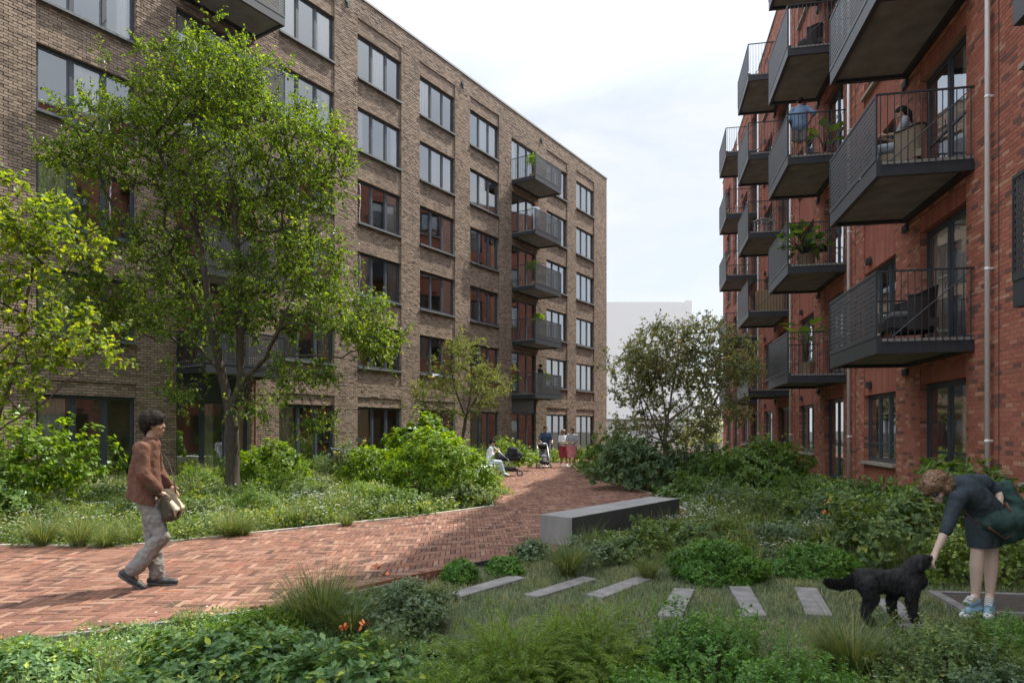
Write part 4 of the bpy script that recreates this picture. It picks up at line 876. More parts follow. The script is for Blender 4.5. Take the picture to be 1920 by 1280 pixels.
def cover(label, poly, dens, leafm, leaf, seed, h=(.10, .28), rr=(.14, .30), per=110, flowers=.3, excl=(), fs=.016, ltype='oval', far=True, ymax=60):
    rng = np.random.default_rng(seed); xs = [p[0] for p in poly]; ys = [p[1] for p in poly]
    area = .5 * abs(sum(poly[i][0] * poly[(i + 1) % len(poly)][1] - poly[(i + 1) % len(poly)][0] * poly[i][1] for i in range(len(poly))))
    n = int(area * dens); C = sample_poly(poly, n, rng, excl); C = C[C[:, 1] < ymax]
    # only what the camera could see, with margin
    C = C[(np.abs(C[:, 0]) < C[:, 1] * .80 + 1.5)]; n = len(C)
    far_s = np.clip(C[:, 1] / 9.0, .85, 2.4) if far else np.ones(n)
    keep = rng.random(n) < 1 / far_s ** 1.25; C = C[keep]; far_s = far_s[keep]; n = len(C)
    pn = .5 + .5 * np.sin(C[:, 0] * 1.3 + C[:, 1] * .7) * np.sin(C[:, 1] * 1.1 - C[:, 0] * .5 + 1)
    rad = rng.uniform(*rr, n) * far_s ** .7; H = (h[0] + (h[1] - h[0]) * (.35 * rng.random(n) + .65 * pn))
    d = rdir(rng, n * per, .0).reshape(n, per, 3); k = rng.uniform(.6, 1.05, (n, per, 1))
    pos = np.concatenate([C, np.full((n, 1), -.07)], 1)[:, None] + d * k * np.stack([rad, rad, H], 1)[:, None]
    f = d * np.array([1, 1, .6]) + rng.normal(0, .5, (n, per, 3)) + np.array([0, 0, .25]); up = np.array([0, 0, 1.0]) + d * .5 + rng.normal(0, .35, (n, per, 3))
    sz = (leaf * far_s)[:, None] * rng.uniform(.6, 1.25, (n, per))
    V, Fq = leaves(pos.reshape(-1, 3), f.reshape(-1, 3), up.reshape(-1, 3), sz.reshape(-1), ltype)
    mats = [M[leafm], M['petal']]; mi = np.zeros(len(Fq), int)
    if flowers:
        fl = (np.sin(C[:, 0] * 2.1 + 1) * np.sin(C[:, 1] * 1.7) + rng.normal(0, .4, n)) > .2; idx = np.where(fl)[0]; nf = max(1, int(12 * flowers)); ii = np.repeat(idx, nf)
        dd = rdir(rng, len(ii), .45); c = np.concatenate([C[ii], np.full((len(ii), 1), -.05)], 1) + dd * np.stack([rad[ii], rad[ii], H[ii] * 1.12], 1); c[:, 2] += rng.uniform(0, .04, len(ii))
        fv, ff = flower_geo(c, rng, fs); 
        sc_ = np.repeat(far_s[ii] ** .6, 5 * 6)[:, None]; fv = np.repeat(np.repeat(c, 5, 0), 6, 0) * (1 - sc_) + fv * sc_
        mi = np.concatenate([mi, np.ones(len(ff), int)]); Fq = np.concatenate([Fq, ff + len(V)]); V = np.concatenate([V, fv])
    o = link('ground_cover', np_mesh('ground_cover', V, Fq, mats, mi)); tag(o, label, 'ground cover', kind='stuff'); return o
circ = lambda x, y, r: [(x + r * math.cos(a), y + r * math.sin(a)) for a in np.linspace(0, 6.28, 12, endpoint=False)]
cover('low leafy plants with tiny white flowers in the left bed', BED_L, 17, 'leaf_cover', .050, 101, (.14, .46), (.18, .36), per=150, flowers=.8, ymax=44)
cover('low dark plants with white flowers in the right bed', BED_R, 16, 'leaf_cover', .050, 102, (.14, .38), per=110, flowers=1.2, ymax=30)
cover('leafy plants around the foot of the bench', BED_M, 22, 'leaf_grey', .040, 103, (.10, .24), per=110, flowers=.7)
cover('mixed low plants in the foreground bed', BED_F, 26, 'leaf_fore', .036, 104, (.06, .17), per=120, flowers=.1)

def meadow(label, poly, n, h, seed, ymax=30, mat='grass_blade'):
    rng = np.random.default_rng(seed); C = sample_poly(poly, n, rng); C = C[(C[:, 1] < ymax) & (np.abs(C[:, 0]) < C[:, 1] * .8 + 1)]
    k = np.sin(C[:, 0] * 1.9 + seed) * np.sin(C[:, 1] * 1.6 - seed) + rng.normal(0, .35, len(C)); C = C[k > .1]; per = 70; m = len(C)
    a = rng.uniform(0, 6.28, m * per); d = np.stack([np.cos(a), np.sin(a), 0 * a], 1); B = np.repeat(np.concatenate([C, np.full((m, 1), -.07)], 1), per, 0) + d * rng.uniform(0, .06, (m * per, 1))
    fs = np.repeat(np.clip(C[:, 1] / 9, .9, 2), per); V, Fq = blade_strip(B, d, h * rng.uniform(.5, 1.15, m * per) * np.repeat(rng.uniform(.7, 1.2, m), per), .0026 * fs, rng.uniform(.2, 1.1, m * per), rng, seg=3)
    tag(link('meadow_grass', np_mesh('meadow_grass', V, Fq, M[mat])), label, 'grass', kind='stuff')
meadow('wispy grasses growing among the plants of the left bed', BED_L, 420, .56, 3, 26)
meadow('wispy grasses growing among the plants right of the bench', BED_R, 420, .50, 5, 22)
meadow('wispy grasses around the bench and bushes', BED_M, 110, .42, 7)
meadow('thin grasses along the foreground bed', BED_F, 330, .26, 9)

EDGE_F = [(-8, 4.02), (-3.75, 4.98), (-2.0, 6.02), (-1.2, 7.1), (-1.05, 7.2), (-1.9, 6.32), (-3.7, 5.32), (-8, 4.36)]
cover('low spilling plants along the near edge of the brick path', EDGE_F, 60, 'leaf_fore', .034, 111, (.07, .17), (.10, .17), per=120, flowers=.1)
MOUNDS = [(35, 985, .42, 'leaf_hedge', 'dark leafy mound at the far left of the left bed'), (120, 990, .40, 'leaf_cover', 'leafy mound behind the second kerb grass tuft'), (265, 975, .42, 'leaf_grey', 'grey green flowering mound right beside the walking man'), (370, 975, .45, 'leaf_cover', 'flowering mound in front of the tall tree'), (470, 965, .42, 'leaf_hedge', 'darker mound at the kerb below the tree trunk'), (520, 935, .50, 'leaf_feather', 'yellow green mound in the middle of the left bed'), (590, 950, .42, 'leaf_grey', 'flowering mound near the kerb in the middle of the left bed'), (690, 955, .46, 'leaf_feather', 'light green flowering mound left of the largest shrub'), (745, 958, .40, 'leaf_hedge', 'dark mound at the foot of the largest shrub'), (660, 905, .55, 'leaf_cover', 'tall flowering mound deep in the left bed'), (590, 895, .5, 'leaf_hedge', 'low clipped dark mound right of the round shrub'), (90, 935, .55, 'leaf_cover', 'flowering mound behind the low garden wall'), (230, 905, .55, 'leaf_hedge', 'green mound under the ground floor windows behind the man'), (380, 915, .5, 'leaf_feather', 'yellowish mound left of the tall tree trunk'), (870, 945, .40, 'leaf_cover', 'flowering mound at the kerb corner right of the largest shrub'), (905, 925, .38, 'leaf_feather', 'pale flowering mound at the kerb near the seated woman'),
          (1370, 955, .5, 'leaf_grey', 'white flowering mound right of the bench'), (1440, 975, .5, 'leaf_cover', 'flowering mound behind the wide clipped box bush'), (1290, 935, .45, 'leaf_hedge', 'dark mound behind the far end of the bench'), (1500, 945, .5, 'leaf_hedge', 'leafy mound below the laurel shrub'), (1560, 985, .45, 'leaf_grey', 'flowering mound below the two butterflies'), (1620, 1000, .4, 'leaf_cover', 'leafy mound left of the wide leafy shrub')]
for k_, (px, py, r_m, mt, lab) in enumerate(MOUNDS):
    x, y = G(px, py); s2 = r_m * 1.15 * (1.0 + .02 * (y - 10))
    mk_shrub('perennial', lab, (x, y), (s2 * 1.25, s2 * .9, s2 * .84), mt, .045 + .001 * y, ['oval', 'lance', 'oval'][k_ % 3], int(420 * (s2 / .45)), 10, 200 + k_, .28, zc=.2, cat='plant', stems=0, flowers=[0, 46, 30, 60, 0][k_ % 5], upb=.8, shell=.5, sl=.06)
rng = np.random.default_rng(91); P = sample_poly([(-8, 4.6), (-3, 5.8), (-1, 7.6), (.8, 9.5), (2.9, 12.3), (2.6, 20), (-.3, 20), (-.2, 14.3), (-4.8, 9.7), (-8, 9.3)], 260, rng); n = len(P)
edge = np.where(rng.random(n) < .5)[0]
pos = np.concatenate([P, np.full((n, 1), .006)], 1); V, Fq = leaves(pos, np.concatenate([rng.normal(0, 1, (n, 2)), rng.normal(0, .12, (n, 1))], 1), np.tile([0, 0, 1.0], (n, 1)) + rng.normal(0, .25, (n, 3)), rng.uniform(.018, .045, n), 'oval')
M['leaf_dead'] = leaf_mat('dry_leaf', [(0, .10, .06, .03), (.6, .20, .13, .05), (1, .28, .24, .06)], .2, .6)
tag(link('fallen_leaves', np_mesh('fallen_leaves', V, Fq, M['leaf_dead'])), 'small dry leaves scattered over the brick path', 'leaf litter', kind='stuff')
# ------------------------------------------------------------------ figures
def cap_geo(p0, p1, r0, r1, wide=1.0, lat=(0, 1, 0), n=14, k=5):
    p0, p1 = Vector(p0), Vector(p1); t = p1 - p0; L = t.length
    if L < 1e-6: t = Vector((0, 0, 1)); L = 1e-6
    t = t / L; a = Vector(lat); a = a - t * a.dot(t)
    if a.length < 1e-4: a = t.orthogonal()
    a.normalize(); b = t.cross(a); V = []; Fc = []; rings = []
    for i in range(k): an = math.pi / 2 * (1 - i / k); rings.append((-r0 * math.sin(an), r0 * math.cos(an)))
    rings += [(0, r0), (L * .5, (r0 + r1) / 2), (L, r1)]
    for i in range(1, k + 1): an = math.pi / 2 * i / k; rings.append((L + r1 * math.sin(an), r1 * math.cos(an)))
    rings = [(z, max(r, 1e-4)) for z, r in rings]
    for z, r in rings:
        for j in range(n): an = 2 * math.pi * j / n; V.append(p0 + t * z + a * (math.cos(an) * r * wide) + b * (math.sin(an) * r))
    m = len(rings)
    for i in range(m - 1):
        for j in range(n): j2 = (j + 1) % n; Fc.append((i * n + j, i * n + j2, (i + 1) * n + j2, (i + 1) * n + j))
    Fc.append(tuple(reversed(range(n)))); Fc.append(tuple((m - 1) * n + j for j in range(n)))
    return V, Fc
TMP = bpy.data.scenes.new('scratch')
def bake_mods(o):
    """apply modifiers in a scratch scene so that the big scene is not re-evaluated"""
    TMP.collection.objects.link(o); vl = TMP.view_layers[0]; vl.update(); m = bpy.data.meshes.new_from_object(o.evaluated_get(vl.depsgraph)); bpy.data.objects.remove(o, do_unlink=True); return m
def blob(name, caps, mat, parent, voxel=.012, smooth=3, disp=None, cuts=None):
    """one continuous surface from overlapping tapered capsules: (p0,p1,r0,r1[,wide[,lat]])"""
    V, Fc = [], []; t00 = time.time()
    for c in caps:
        v, f = cap_geo(*c); b = len(V); V += v; Fc += [tuple(b + i for i in q) for q in f]
    me = bpy.data.meshes.new(name); me.from_pydata([tuple(v) for v in V], [], Fc); o = bpy.data.objects.new(name, me)
    r = o.modifiers.new('r', 'REMESH'); r.mode = 'VOXEL'; r.voxel_size = voxel; r.use_smooth_shade = True
    s = o.modifiers.new('s', 'SMOOTH'); s.factor = .5; s.iterations = smooth
    m2 = bake_mods(o)
    if disp:
        amp, fr, st = disp; k_ = max(1, st)
        nn_ = [Vector(x.vector) for x in m2.vertex_normals]
        for v, nv in zip(m2.vertices, nn_):
            q = Vector((v.co.x * fr, v.co.y * fr, v.co.z * fr * st)); h = mn.noise(q); g_ = 1 - abs(mn.noise(q * 1.7 + Vector((3, 1, 7)))) * 2
            v.co += nv * amp * (.3 + .6 * h + .5 * g_)
        o = bpy.data.objects.new(name, m2); r = o.modifiers.new('r', 'REMESH'); r.mode = 'VOXEL'; r.voxel_size = voxel; r.use_smooth_shade = True
        s = o.modifiers.new('s', 'SMOOTH'); s.factor = .5; s.iterations = 1
        m2 = bake_mods(o)
    if cuts:
        import bmesh
        bm = bmesh.new(); bm.from_mesh(m2)
        for co, no in cuts:
            r_ = bmesh.ops.bisect_plane(bm, geom=bm.verts[:] + bm.edges[:] + bm.faces[:], plane_co=co, plane_no=no, clear_outer=True)
            ed = [e for e in r_['geom_cut'] if isinstance(e, bmesh.types.BMEdge)]
            try: bmesh.ops.holes_fill(bm, edges=ed)
            except Exception: pass
        bm.to_mesh(m2); bm.free()
    m2.polygons.foreach_set('use_smooth', [True] * len(m2.polygons)); m2.name = name; m2.materials.clear(); m2.materials.append(mat)
    return link(name, m2, parent)
def cloth(name, c, rough=.9, bump=.02): return pm(name, c, rough, .14, 9, bump, 16, spec=.15, stretch=None)
M['skin'] = pm('skin', (.40, .235, .16), .55, .06, 6); M['skin_pale'] = pm('pale_skin', (.52, .38, .31), .55, .05, 6)
M['hair_dark'] = pm('dark_hair', (.018, .012, .009), .7, .5, 40, .006, 60, spec=.15); M['hair_brown'] = pm('brown_hair', (.22, .125, .07), .5, .4, 40, .006, 60)
M['terracotta'] = cloth('terracotta_cotton', (.135, .068, .048)); M['khaki'] = cloth('grey_beige_cotton', (.23, .222, .215)); M['slate'] = cloth('slate_blue_jersey', (.042, .056, .066))
M['navy'] = cloth('navy_cotton', (.045, .07, .12)); M['white_cloth'] = cloth('pale_cloth', (.62, .66, .70)); M['lightjeans'] = cloth('pale_denim', (.48, .56, .64)); M['greytee'] = cloth('grey_tee', (.30, .32, .35))
M['red_cloth'] = cloth('dark_red_cloth', (.28, .045, .055)); M['pink_cloth'] = cloth('dusty_pink_cloth', (.50, .18, .19)); M['denimshirt'] = cloth('blue_shirt', (.18, .27, .40)); M['darkcloth'] = cloth('dark_cloth', (.03, .03, .035))
M['olive_bag'] = cloth('olive_canvas', (.075, .065, .045)); M['tan_bag'] = cloth('tan_canvas', (.50, .42, .32)); M['green_bag'] = cloth('dark_green_canvas', (.035, .068, .06)); M['leather'] = pm('brown_leather', (.12, .05, .03), .5, .2, 12)
M['shoe_dark'] = pm('dark_trainer', (.022, .024, .028), .6, .3, 20); M['shoe_sole'] = pm('grey_sole', (.09, .09, .10), .7, .1, 20); M['shoe_white'] = pm('white_trainer', (.68, .70, .72), .6, .08, 20); M['shoe_blue'] = pm('pale_blue_canvas', (.22, .36, .46), .7, .12, 20)
M['lock_dark'] = leaf_mat('dark_hair_fur_locks', [(0, .010, .007, .005), (.8, .025, .017, .012), (1, .06, .042, .03)], .0, .6); M['lock_brown'] = leaf_mat('brown_hair_fur_locks', [(0, .14, .075, .04), (.7, .27, .16, .09), (1, .42, .28, .17)], .0, .55)
M['fur'] = pm('black_fur', (.008, .008, .009), .6, .4, 30, .01, 70, spec=.35); M['fur_hair'] = leaf_mat('black_fur_locks', [(0, .005, .005, .006), (.8, .012, .012, .013), (1, .022, .021, .022)], .0, .5)
M['eye'] = pm('dark_eye', (.01, .01, .01), .1, .1, 3); M['plastic'] = pm('black_plastic', (.015, .015, .018), .45, .1, 10); M['alu'] = pm('brushed_aluminium', (.55, .56, .58), .35, .1, 10, metal=1)
M['wicker'] = pm('pale_wicker', (.34, .28, .20), .8, .35, 55, .006, 70, stretch=(1, 1, 3)); M['wicker_dark'] = pm('dark_wicker', (.04, .038, .036), .7, .35, 50, .006, 70); M['cushion'] = cloth('grey_cushion', (.14, .14, .145)); M['pot'] = pm('straw_pot', (.32, .22, .13), .85, .25, 40, .004, 60); M['whitewood'] = pm('white_painted_wood', (.6, .58, .55), .6, .08, 10)
M['butterfly'] = pm('orange_wing', (.75, .20, .03), .6, .2, 60); M['butterfly_dark'] = pm('black_wing_edge', (.02, .012, .01), .7, .2, 20); M['bird_y'] = pm('yellow_breast', (.62, .50, .10), .7, .15, 30); M['bird_g'] = pm('blue_grey_feather', (.15, .18, .21), .7, .2, 40); M['bird_b'] = pm('black_feather', (.015, .015, .018), .5, .2, 30)
def V3(*a): return Vector(a)
def locks(parent, hair_o, n, size, mat, seed, flow=(0, 0, -1)):
    me = hair_o.data; k = len(me.vertices); co = np.empty(k * 3, np.float32); me.vertices.foreach_get('co', co); co = co.reshape(-1, 3); no_ = np.empty(k * 3, np.float32); me.vertex_normals.foreach_get('vector', no_); no_ = no_.reshape(-1, 3)
    rg = np.random.default_rng(seed); i = rg.integers(0, k, n); c = co[i] - no_[i] * .004; f = no_[i] * .35 + np.array(flow) * .5 + rg.normal(0, .55, (n, 3))
    V, Fq = leaves(c, f, no_[i] + rg.normal(0, .3, (n, 3)), size * rg.uniform(.5, 1.3, n), 'needle'); link('hair_locks', np_mesh('hair_locks', V, Fq, mat), hair_o)
def head_caps(h, f, u, s=1.0):
    """h head centre, f forward, u up"""
    f = Vector(f).normalized(); u = (Vector(u) - f * Vector(u).dot(f)).normalized(); l = u.cross(f)
    P = lambda a, b, c: h + f * a * s + l * b * s + u * c * s
    caps = [(P(-.035, 0, .03), P(.015, 0, .035), .078 * s, .076 * s, .97, l), (P(-.02, 0, 0), P(.02, 0, -.01), .072 * s, .068 * s, .95, l), (P(.03, 0, -.035), P(.045, 0, -.075), .05 * s, .034 * s, 1.0, l),
            (P(.055, 0, -.095), P(.058, 0, -.09), .022 * s, .02 * s, 1.2, l), (P(.082, 0, .014), P(.094, 0, -.024), .0085 * s, .0125 * s, 1.1, l), (P(.078, 0, .035), P(.08, 0, .036), .017 * s, .017 * s, 2.2, l),
            (P(.084, -.012, -.056), P(.084, .012, -.056), .0085 * s, .0085 * s), (P(.082, -.010, -.068), P(.082, .010, -.068), .009 * s, .009 * s)]
    for q in (-1, 1):
        caps.append((P(-.008, q * .076, .022), P(-.002, q * .074, -.022), .015 * s, .010 * s, .5, l)); caps.append((P(.055, q * .032, -.03), P(.055, q * .034, -.03), .024 * s, .024 * s))
    return caps, P, l
def hand_caps(w, d, palm_n, s=1.0, curl=.5, side=1):
    """w wrist, d direction, palm_n normal of palm; four fingers + thumb"""
    d = Vector(d).normalized(); n_ = (Vector(palm_n) - d * Vector(palm_n).dot(d)).normalized(); l = d.cross(n_)
    caps = [(w, w + d * .05 * s, .022 * s, .026 * s, 1.45, l), (w + d * .04 * s, w + d * .085 * s, .018 * s, .016 * s, 2.2, l)]
    for i, (o, L) in enumerate(((-.032, .062), (-.011, .075), (.011, .070), (.032, .054))):
        a = w + d * .088 * s + l * o * s; b = a + (d * math.cos(curl * .6) + n_ * math.sin(curl * .6)) * L * .5 * s; c = b + (d * math.cos(curl * 1.6) + n_ * math.sin(curl * 1.6)) * L * .5 * s
        caps += [(a, b, .0095 * s, .0088 * s), (b, c, .0088 * s, .0075 * s)]
    a = w + d * .028 * s + l * -.03 * side * s; b = a + (d * .6 - l * .75 * side + n_ * .3).normalized() * .038 * s; c = b + (d * .9 - l * .2 * side + n_ * .45).normalized() * .032 * s
    caps += [(a, b, .013 * s, .0105 * s), (b, c, .0105 * s, .0085 * s)]
    return caps
BASE = dict(pelvis=(0, 0, .95), waist=(0, 0, 1.08), chest=(0, 0, 1.28), neck=(0, 0, 1.46), head=(.015, 0, 1.61), hf=(1, 0, 0), hu=(0, 0, 1),
            shl=(0, .18, 1.41), shr=(0, -.18, 1.41), ell=(-.02, .23, 1.12), elr=(-.02, -.23, 1.12), wrl=(.03, .24, .88), wrr=(.03, -.24, .88),
            hil=(0, .09, .92), hir=(0, -.09, .92), knl=(.01, .10, .50), knr=(.01, -.10, .50), anl=(-.02, .10, .09), anr=(-.02, -.10, .09), tol=(.13, .12, .03), tor=(.13, -.12, .03))
def person(label, loc, rz, J, skin='skin', hair='hair_dark', hair_style='short', top='greytee', sleeve=.5, bottom='trousers', bmat='khaki', shoe='shoe_white', voxel=.014, build=1.0, female=False, scale=1.0, hair_caps=None, group=None, loose=1.0, fold=.006, extra_top=None, hem=.90, hem_cut=None, skirt_len=None, curl=.5, skip_hair=False):
    j = {k: Vector(v) for k, v in {**BASE, **J}.items()}; root = empty('person', loc, rz, label, 'person', group); root.scale = (scale,) * 3
    lat = (j['shl'] - j['shr']).normalized(); g = build
    hc, P, l = head_caps(j['head'], j['hf'], j['hu'], 1.0)
    body = hc + [(j['neck'] - (j['head'] - j['neck']) * .2, j['head'] - Vector(j['hf']) * .02, .056, .050), (j['pelvis'], j['waist'], .095 * g, .085 * g, 1.3, lat), (j['waist'], j['chest'], .085 * g, .10 * g, 1.3, lat), (j['chest'], j['neck'] - (j['neck'] - j['chest']) * .3, .095 * g, .06 * g, 1.35, lat), (j['shl'], j['shr'], .042, .042)]
    for s in 'lr':
        body += [(j['sh' + s], j['el' + s], .044 * g, .036 * g), (j['el' + s], j['wr' + s], .038 * g, .025 * g), (j['hi' + s], j['kn' + s], (.085 if bottom == 'skirt' else .070) * g, .050 * g), (j['kn' + s], (j['kn' + s] * .6 + j['an' + s] * .4), .052 * g, .054 * g), (j['kn' + s] * .6 + j['an' + s] * .4, j['an' + s], .054 * g, .036), (j['an' + s] - Vector((0, 0, .015)), j['to' + s], .027, .020)]
        hd = j.get('hd' + s, (j['wr' + s] - j['el' + s])); pn = j.get('pn' + s, Vector((0, -1 if s == 'l' else 1, 0)))
        body += hand_caps(j['wr' + s], hd, pn, 1.0, curl, 1 if s == 'l' else -1)
    blob('body', body, M[skin], root, min(voxel, .010) if voxel < .014 else voxel, 2)
    # eyes
    for q in (-1, 1):
        e = blob('eye', [(P(.074, q * .031, .012), P(.077, q * .031, .012), .0125, .0125)], M['eye'], root, .006, 1)
    # hair
    if not skip_hair:
        rg = random.Random(len(label)); hcps = []
        if hair_style in ('short', 'curly', 'bob', 'bun', 'pony'):
            tk = {'short': .012, 'curly': .030, 'bob': .026, 'bun': .012, 'pony': .013}[hair_style]
            hcps += [(P(-.045, 0, .045), P(.0, 0, .055), .080 + tk * .6, .076 + tk * .6, .97, l), (P(-.06, 0, .0), P(-.045, 0, .03), .062 + tk * .6, .07 + tk * .5, 1.0, l)]
            if hair_style in ('curly', 'bob'):
                for _ in range(70):
                    a = rg.uniform(0, 6.28); e = rg.uniform(-.65, 1.5); c = Vector((math.cos(a) * math.cos(e), math.sin(a) * math.cos(e), math.sin(e)))
                    if c.x > .35 and c.z < .45: continue
                    if c.z < -.3 and c.x > -.1: continue
                    p_ = P(-.018 + c.x * .092, c.y * .086, .03 + c.z * .092); hcps.append((p_, p_ + Vector((rg.uniform(-.02, .02), rg.uniform(-.02, .02), rg.uniform(-.02, .02))), rg.uniform(.013, .022) + tk * .2, rg.uniform(.010, .018)))
                if hair_style == 'curly': hcps += [(P(-.075, 0, -.03), P(-.07, 0, -.085), .05, .03, 1.2, l), (P(.055, .02, .095), P(.082, -.01, .085), .028, .018), (P(.05, -.03, .09), P(.075, -.04, .07), .024, .014)]
                else: hcps += [(P(-.05, 0, -.02), P(-.055, 0, -.08), .065, .045, 1.15, l), (P(.0, .06, -.01), P(.01, .07, -.06), .03, .02), (P(.0, -.06, -.01), P(.01, -.07, -.06), .03, .02), (P(.06, 0, .085), P(.09, 0, .055), .03, .016, 2, l)]
            if hair_style == 'bun': hcps.append((P(-.07, 0, .13), P(-.06, 0, .14), .045, .04))
            if hair_style == 'pony': hcps += [(P(-.10, 0, .05), P(-.13, 0, -.04), .035, .035), (P(-.13, 0, -.04), P(-.10, 0, -.22), .035, .018)]
        ho = blob('hair', hcps, M[hair], root, max(.008, voxel * .75), 1, (.010, 28, 1) if hair_style in ('curly', 'bob') else (.004, 30, 1))
        if voxel < .012: locks(root, ho, 4000, .021, M['lock_dark'], 4)
    # top
    T = []; t = .014 * loose; fall = j['pelvis'] + (j['pelvis'] - j['chest']).normalized() * (.0 if hem > .9 else (.95 - hem) * 1.0)
    T += [(j['chest'], j['neck'] - (j['neck'] - j['chest']) * .28, .115 * g + t, .078 * g + t, 1.42, lat), (j['chest'], j['waist'], .115 * g + t, .103 * g + t * 1.6, 1.38, lat), (j['waist'], fall, .103 * g + t * 1.6, .115 * g + t * 1.9, 1.32, lat), (j['shl'], j['shr'], .058 + t * .4, .058 + t * .4)]
    for s in 'lr':
        e = j['el' + s]; a = j['sh' + s]; T.append((a, a + (e - a) * min(1, sleeve * 2), .058 + t * .6, .046 + t * (.8 if sleeve > .5 else 1)))
        if sleeve > .5: T.append((e, e + (j['wr' + s] - e) * (sleeve - .5) * 2, .046 + t * .8, .034 + t * .8))
    if extra_top: T += extra_top
    blob('top', T, M[top], root, voxel, 2, (fold, 9, .5), cuts=hem_cut)
    # bottom
    B = []
    if bottom in ('trousers', 'shorts'):
        B += [(j['pelvis'] + Vector((0, 0, .03)), j['pelvis'] - Vector((0, 0, .03)), .108 * g, .11 * g, 1.25, lat)]
        for s in 'lr':
            k, a, h_ = j['kn' + s], j['an' + s], j['hi' + s]; B.append((h_, k, .102 * g, .070 * g))
            if bottom == 'trousers': B += [(k, k + (a - k) * .97, .072 * g, .062 * g * (1 + .1 * loose))]
            else: B[-1] = (h_, h_ + (k - h_) * .88, .102 * g, .085 * g)
    else:
        zb = skirt_len or .45; m_ = (j['knl'] + j['knr']) / 2; lo = Vector((m_.x, m_.y, zb))
        B += [(j['waist'] - Vector((0, 0, .05)), j['pelvis'], .10, .13, 1.3, lat), (j['pelvis'], lo, .13, .155, 1.25, lat), (j['hil'], Vector((j['knl'].x, j['knl'].y, zb)), .11, .11), (j['hir'], Vector((j['knr'].x, j['knr'].y, zb)), .11, .11)]
    blob(bottom if bottom != 'skirt' else 'skirt', B, M[bmat], root, voxel, 2, (fold * 1.6, 13, .8), cuts=[(V3(0, 0, skirt_len or .45), V3(0, 0, -1))] if bottom == 'skirt' else None)
    for s in 'lr':
        a, to = j['an' + s], j['to' + s]; d = (to - a); dn = d.normalized(); heel = j.get('he' + s, Vector((a.x, a.y, a.z)) - Vector((dn.x, dn.y, 0)) * .05 - Vector((0, 0, .035)))
        ft = (to - heel).normalized(); upv = lat.cross(ft) * -1; upv = upv if upv.z > 0 else -upv
        sh = blob('shoe', [(heel, heel * .5 + to * .5, .042, .042, 1.05, lat), (heel * .5 + to * .5, to + ft * .05, .042, .031, 1.2, lat), (a + Vector((0, 0, .01)), heel * .55 + to * .45 + upv * .02, .046, .036, 1.0, lat)], M[shoe], root, max(.008, voxel * .7), 1, (.004, 30, 1) if voxel < .01 else None)
        if voxel < .012: blob('sole', [(heel - upv * .026 - ft * .01, to - upv * .024 + ft * .055, .024, .020, 2.0, lat)], M['shoe_sole'], sh, .007, 1)
    return root
# ---- walking man ------------------------------------------------------------
mx_, my_ = -3.73, 6.97
MR = R(10)
man = person('man in a rust brown shirt and grey trousers walking along the brick path', (mx_, my_, 0), MR,
    dict(pelvis=(.02, 0, .96), waist=(0, 0, 1.09), chest=(-.005, 0, 1.30), neck=(.05, 0, 1.50), head=(.075, 0, 1.655), hf=(1, -.05, .02), hu=(-.05, 0, 1), shl=(-.005, .165, 1.405), shr=(.005, -.17, 1.405),
         elr=(.04, -.23, 1.16), wrr=(.17, -.16, .985), hdr=V3(.25, .05, -.9), pnr=V3(.3, 1, 0), ell=(.04, .22, 1.16), wrl=(.17, .17, 1.0),
         hil=(.02, .085, .93), hir=(.03, -.09, .93), knr=(.165, -.09, .52), anr=(-.10, -.07, .19), tor=(-.045, -.075, .045), her=V3(-.195, -.07, .16), knl=(.03, .08, .50), anl=(.075, .07, .10), tol=(.20, .07, .035), hel=V3(.02, .07, .05)),
    hair_style='curly', top='terracotta', sleeve=.93, bmat='khaki', shoe='shoe_dark', voxel=.0085, loose=1.3, fold=.016, hem=.84, build=.9, hem_cut=[(V3(.1, 0, .845), V3(-.25, 0, -1))],
    extra_top=[(V3(-.03, .0, 1.22), V3(-.10, 0, .93), .115, .085, 1.4, (0, 1, 0)), (V3(.0, -.03, 1.1), V3(.07, -.05, .87), .095, .045, 1.1, (0, 1, 0)), (V3(-.09, .03, .93), V3(-.125, .03, .87), .08, .05, 1.3, (0, 1, 0)), (V3(.01, -.09, 1.08), V3(.02, -.10, .80), .10, .118), (V3(.01, .09, 1.08), V3(.02, .10, .80), .10, .118)])
b = MB(); b.tube([(.0, .12, 1.47), (-.06, .0, 1.505), (-.02, -.16, 1.47), (.0, -.245, 1.36), (.03, -.262, 1.22), (.10, -.25, 1.05), (.20, -.20, .93)], .026, 8, flat=.22)
b.tube([(.0, .12, 1.47), (.14, .17, 1.3), (.22, .14, 1.1), (.27, .02, .96)], .022, 8, flat=.25)
bag = empty('shoulder_bag', (mx_, my_, 0), MR, 'olive and tan canvas bag hanging at the front hip of the walking man', 'bag')
b.build('strap', M['olive_bag'], bag, smooth=True)
blob('bag_body', [(V3(.22, -.14, .90), V3(.25, -.14, .74), .050, .058, 1.0, (0, 1, 0)), (V3(.22, .06, .90), V3(.25, .06, .74), .050, .058), (V3(.21, -.12, .90), V3(.22, .06, .90), .045, .045), (V3(.25, -.12, .74), V3(.25, .06, .74), .062, .062), (V3(.20, -.04, .94), V3(.29, -.04, .79), .06, .055, 1.6, (0, 1, 0))], M['olive_bag'], bag, .009, 2, (.008, 12, 1))
blob('flap', [(V3(.20, -.15, .955) * (1 - t) + V3(.318, -.15, .80) * t, V3(.20, .09, .955) * (1 - t) + V3(.318, .09, .80) * t, .022, .022) for t in (0, .2, .4, .6, .8, 1)] + [(V3(.318, -.14, .80), V3(.30, -.14, .73), .02, .012, 1.0), (V3(.318, .08, .80), V3(.30, .08, .73), .02, .012)], M['tan_bag'], bag, .009, 2, (.006, 12, 1))
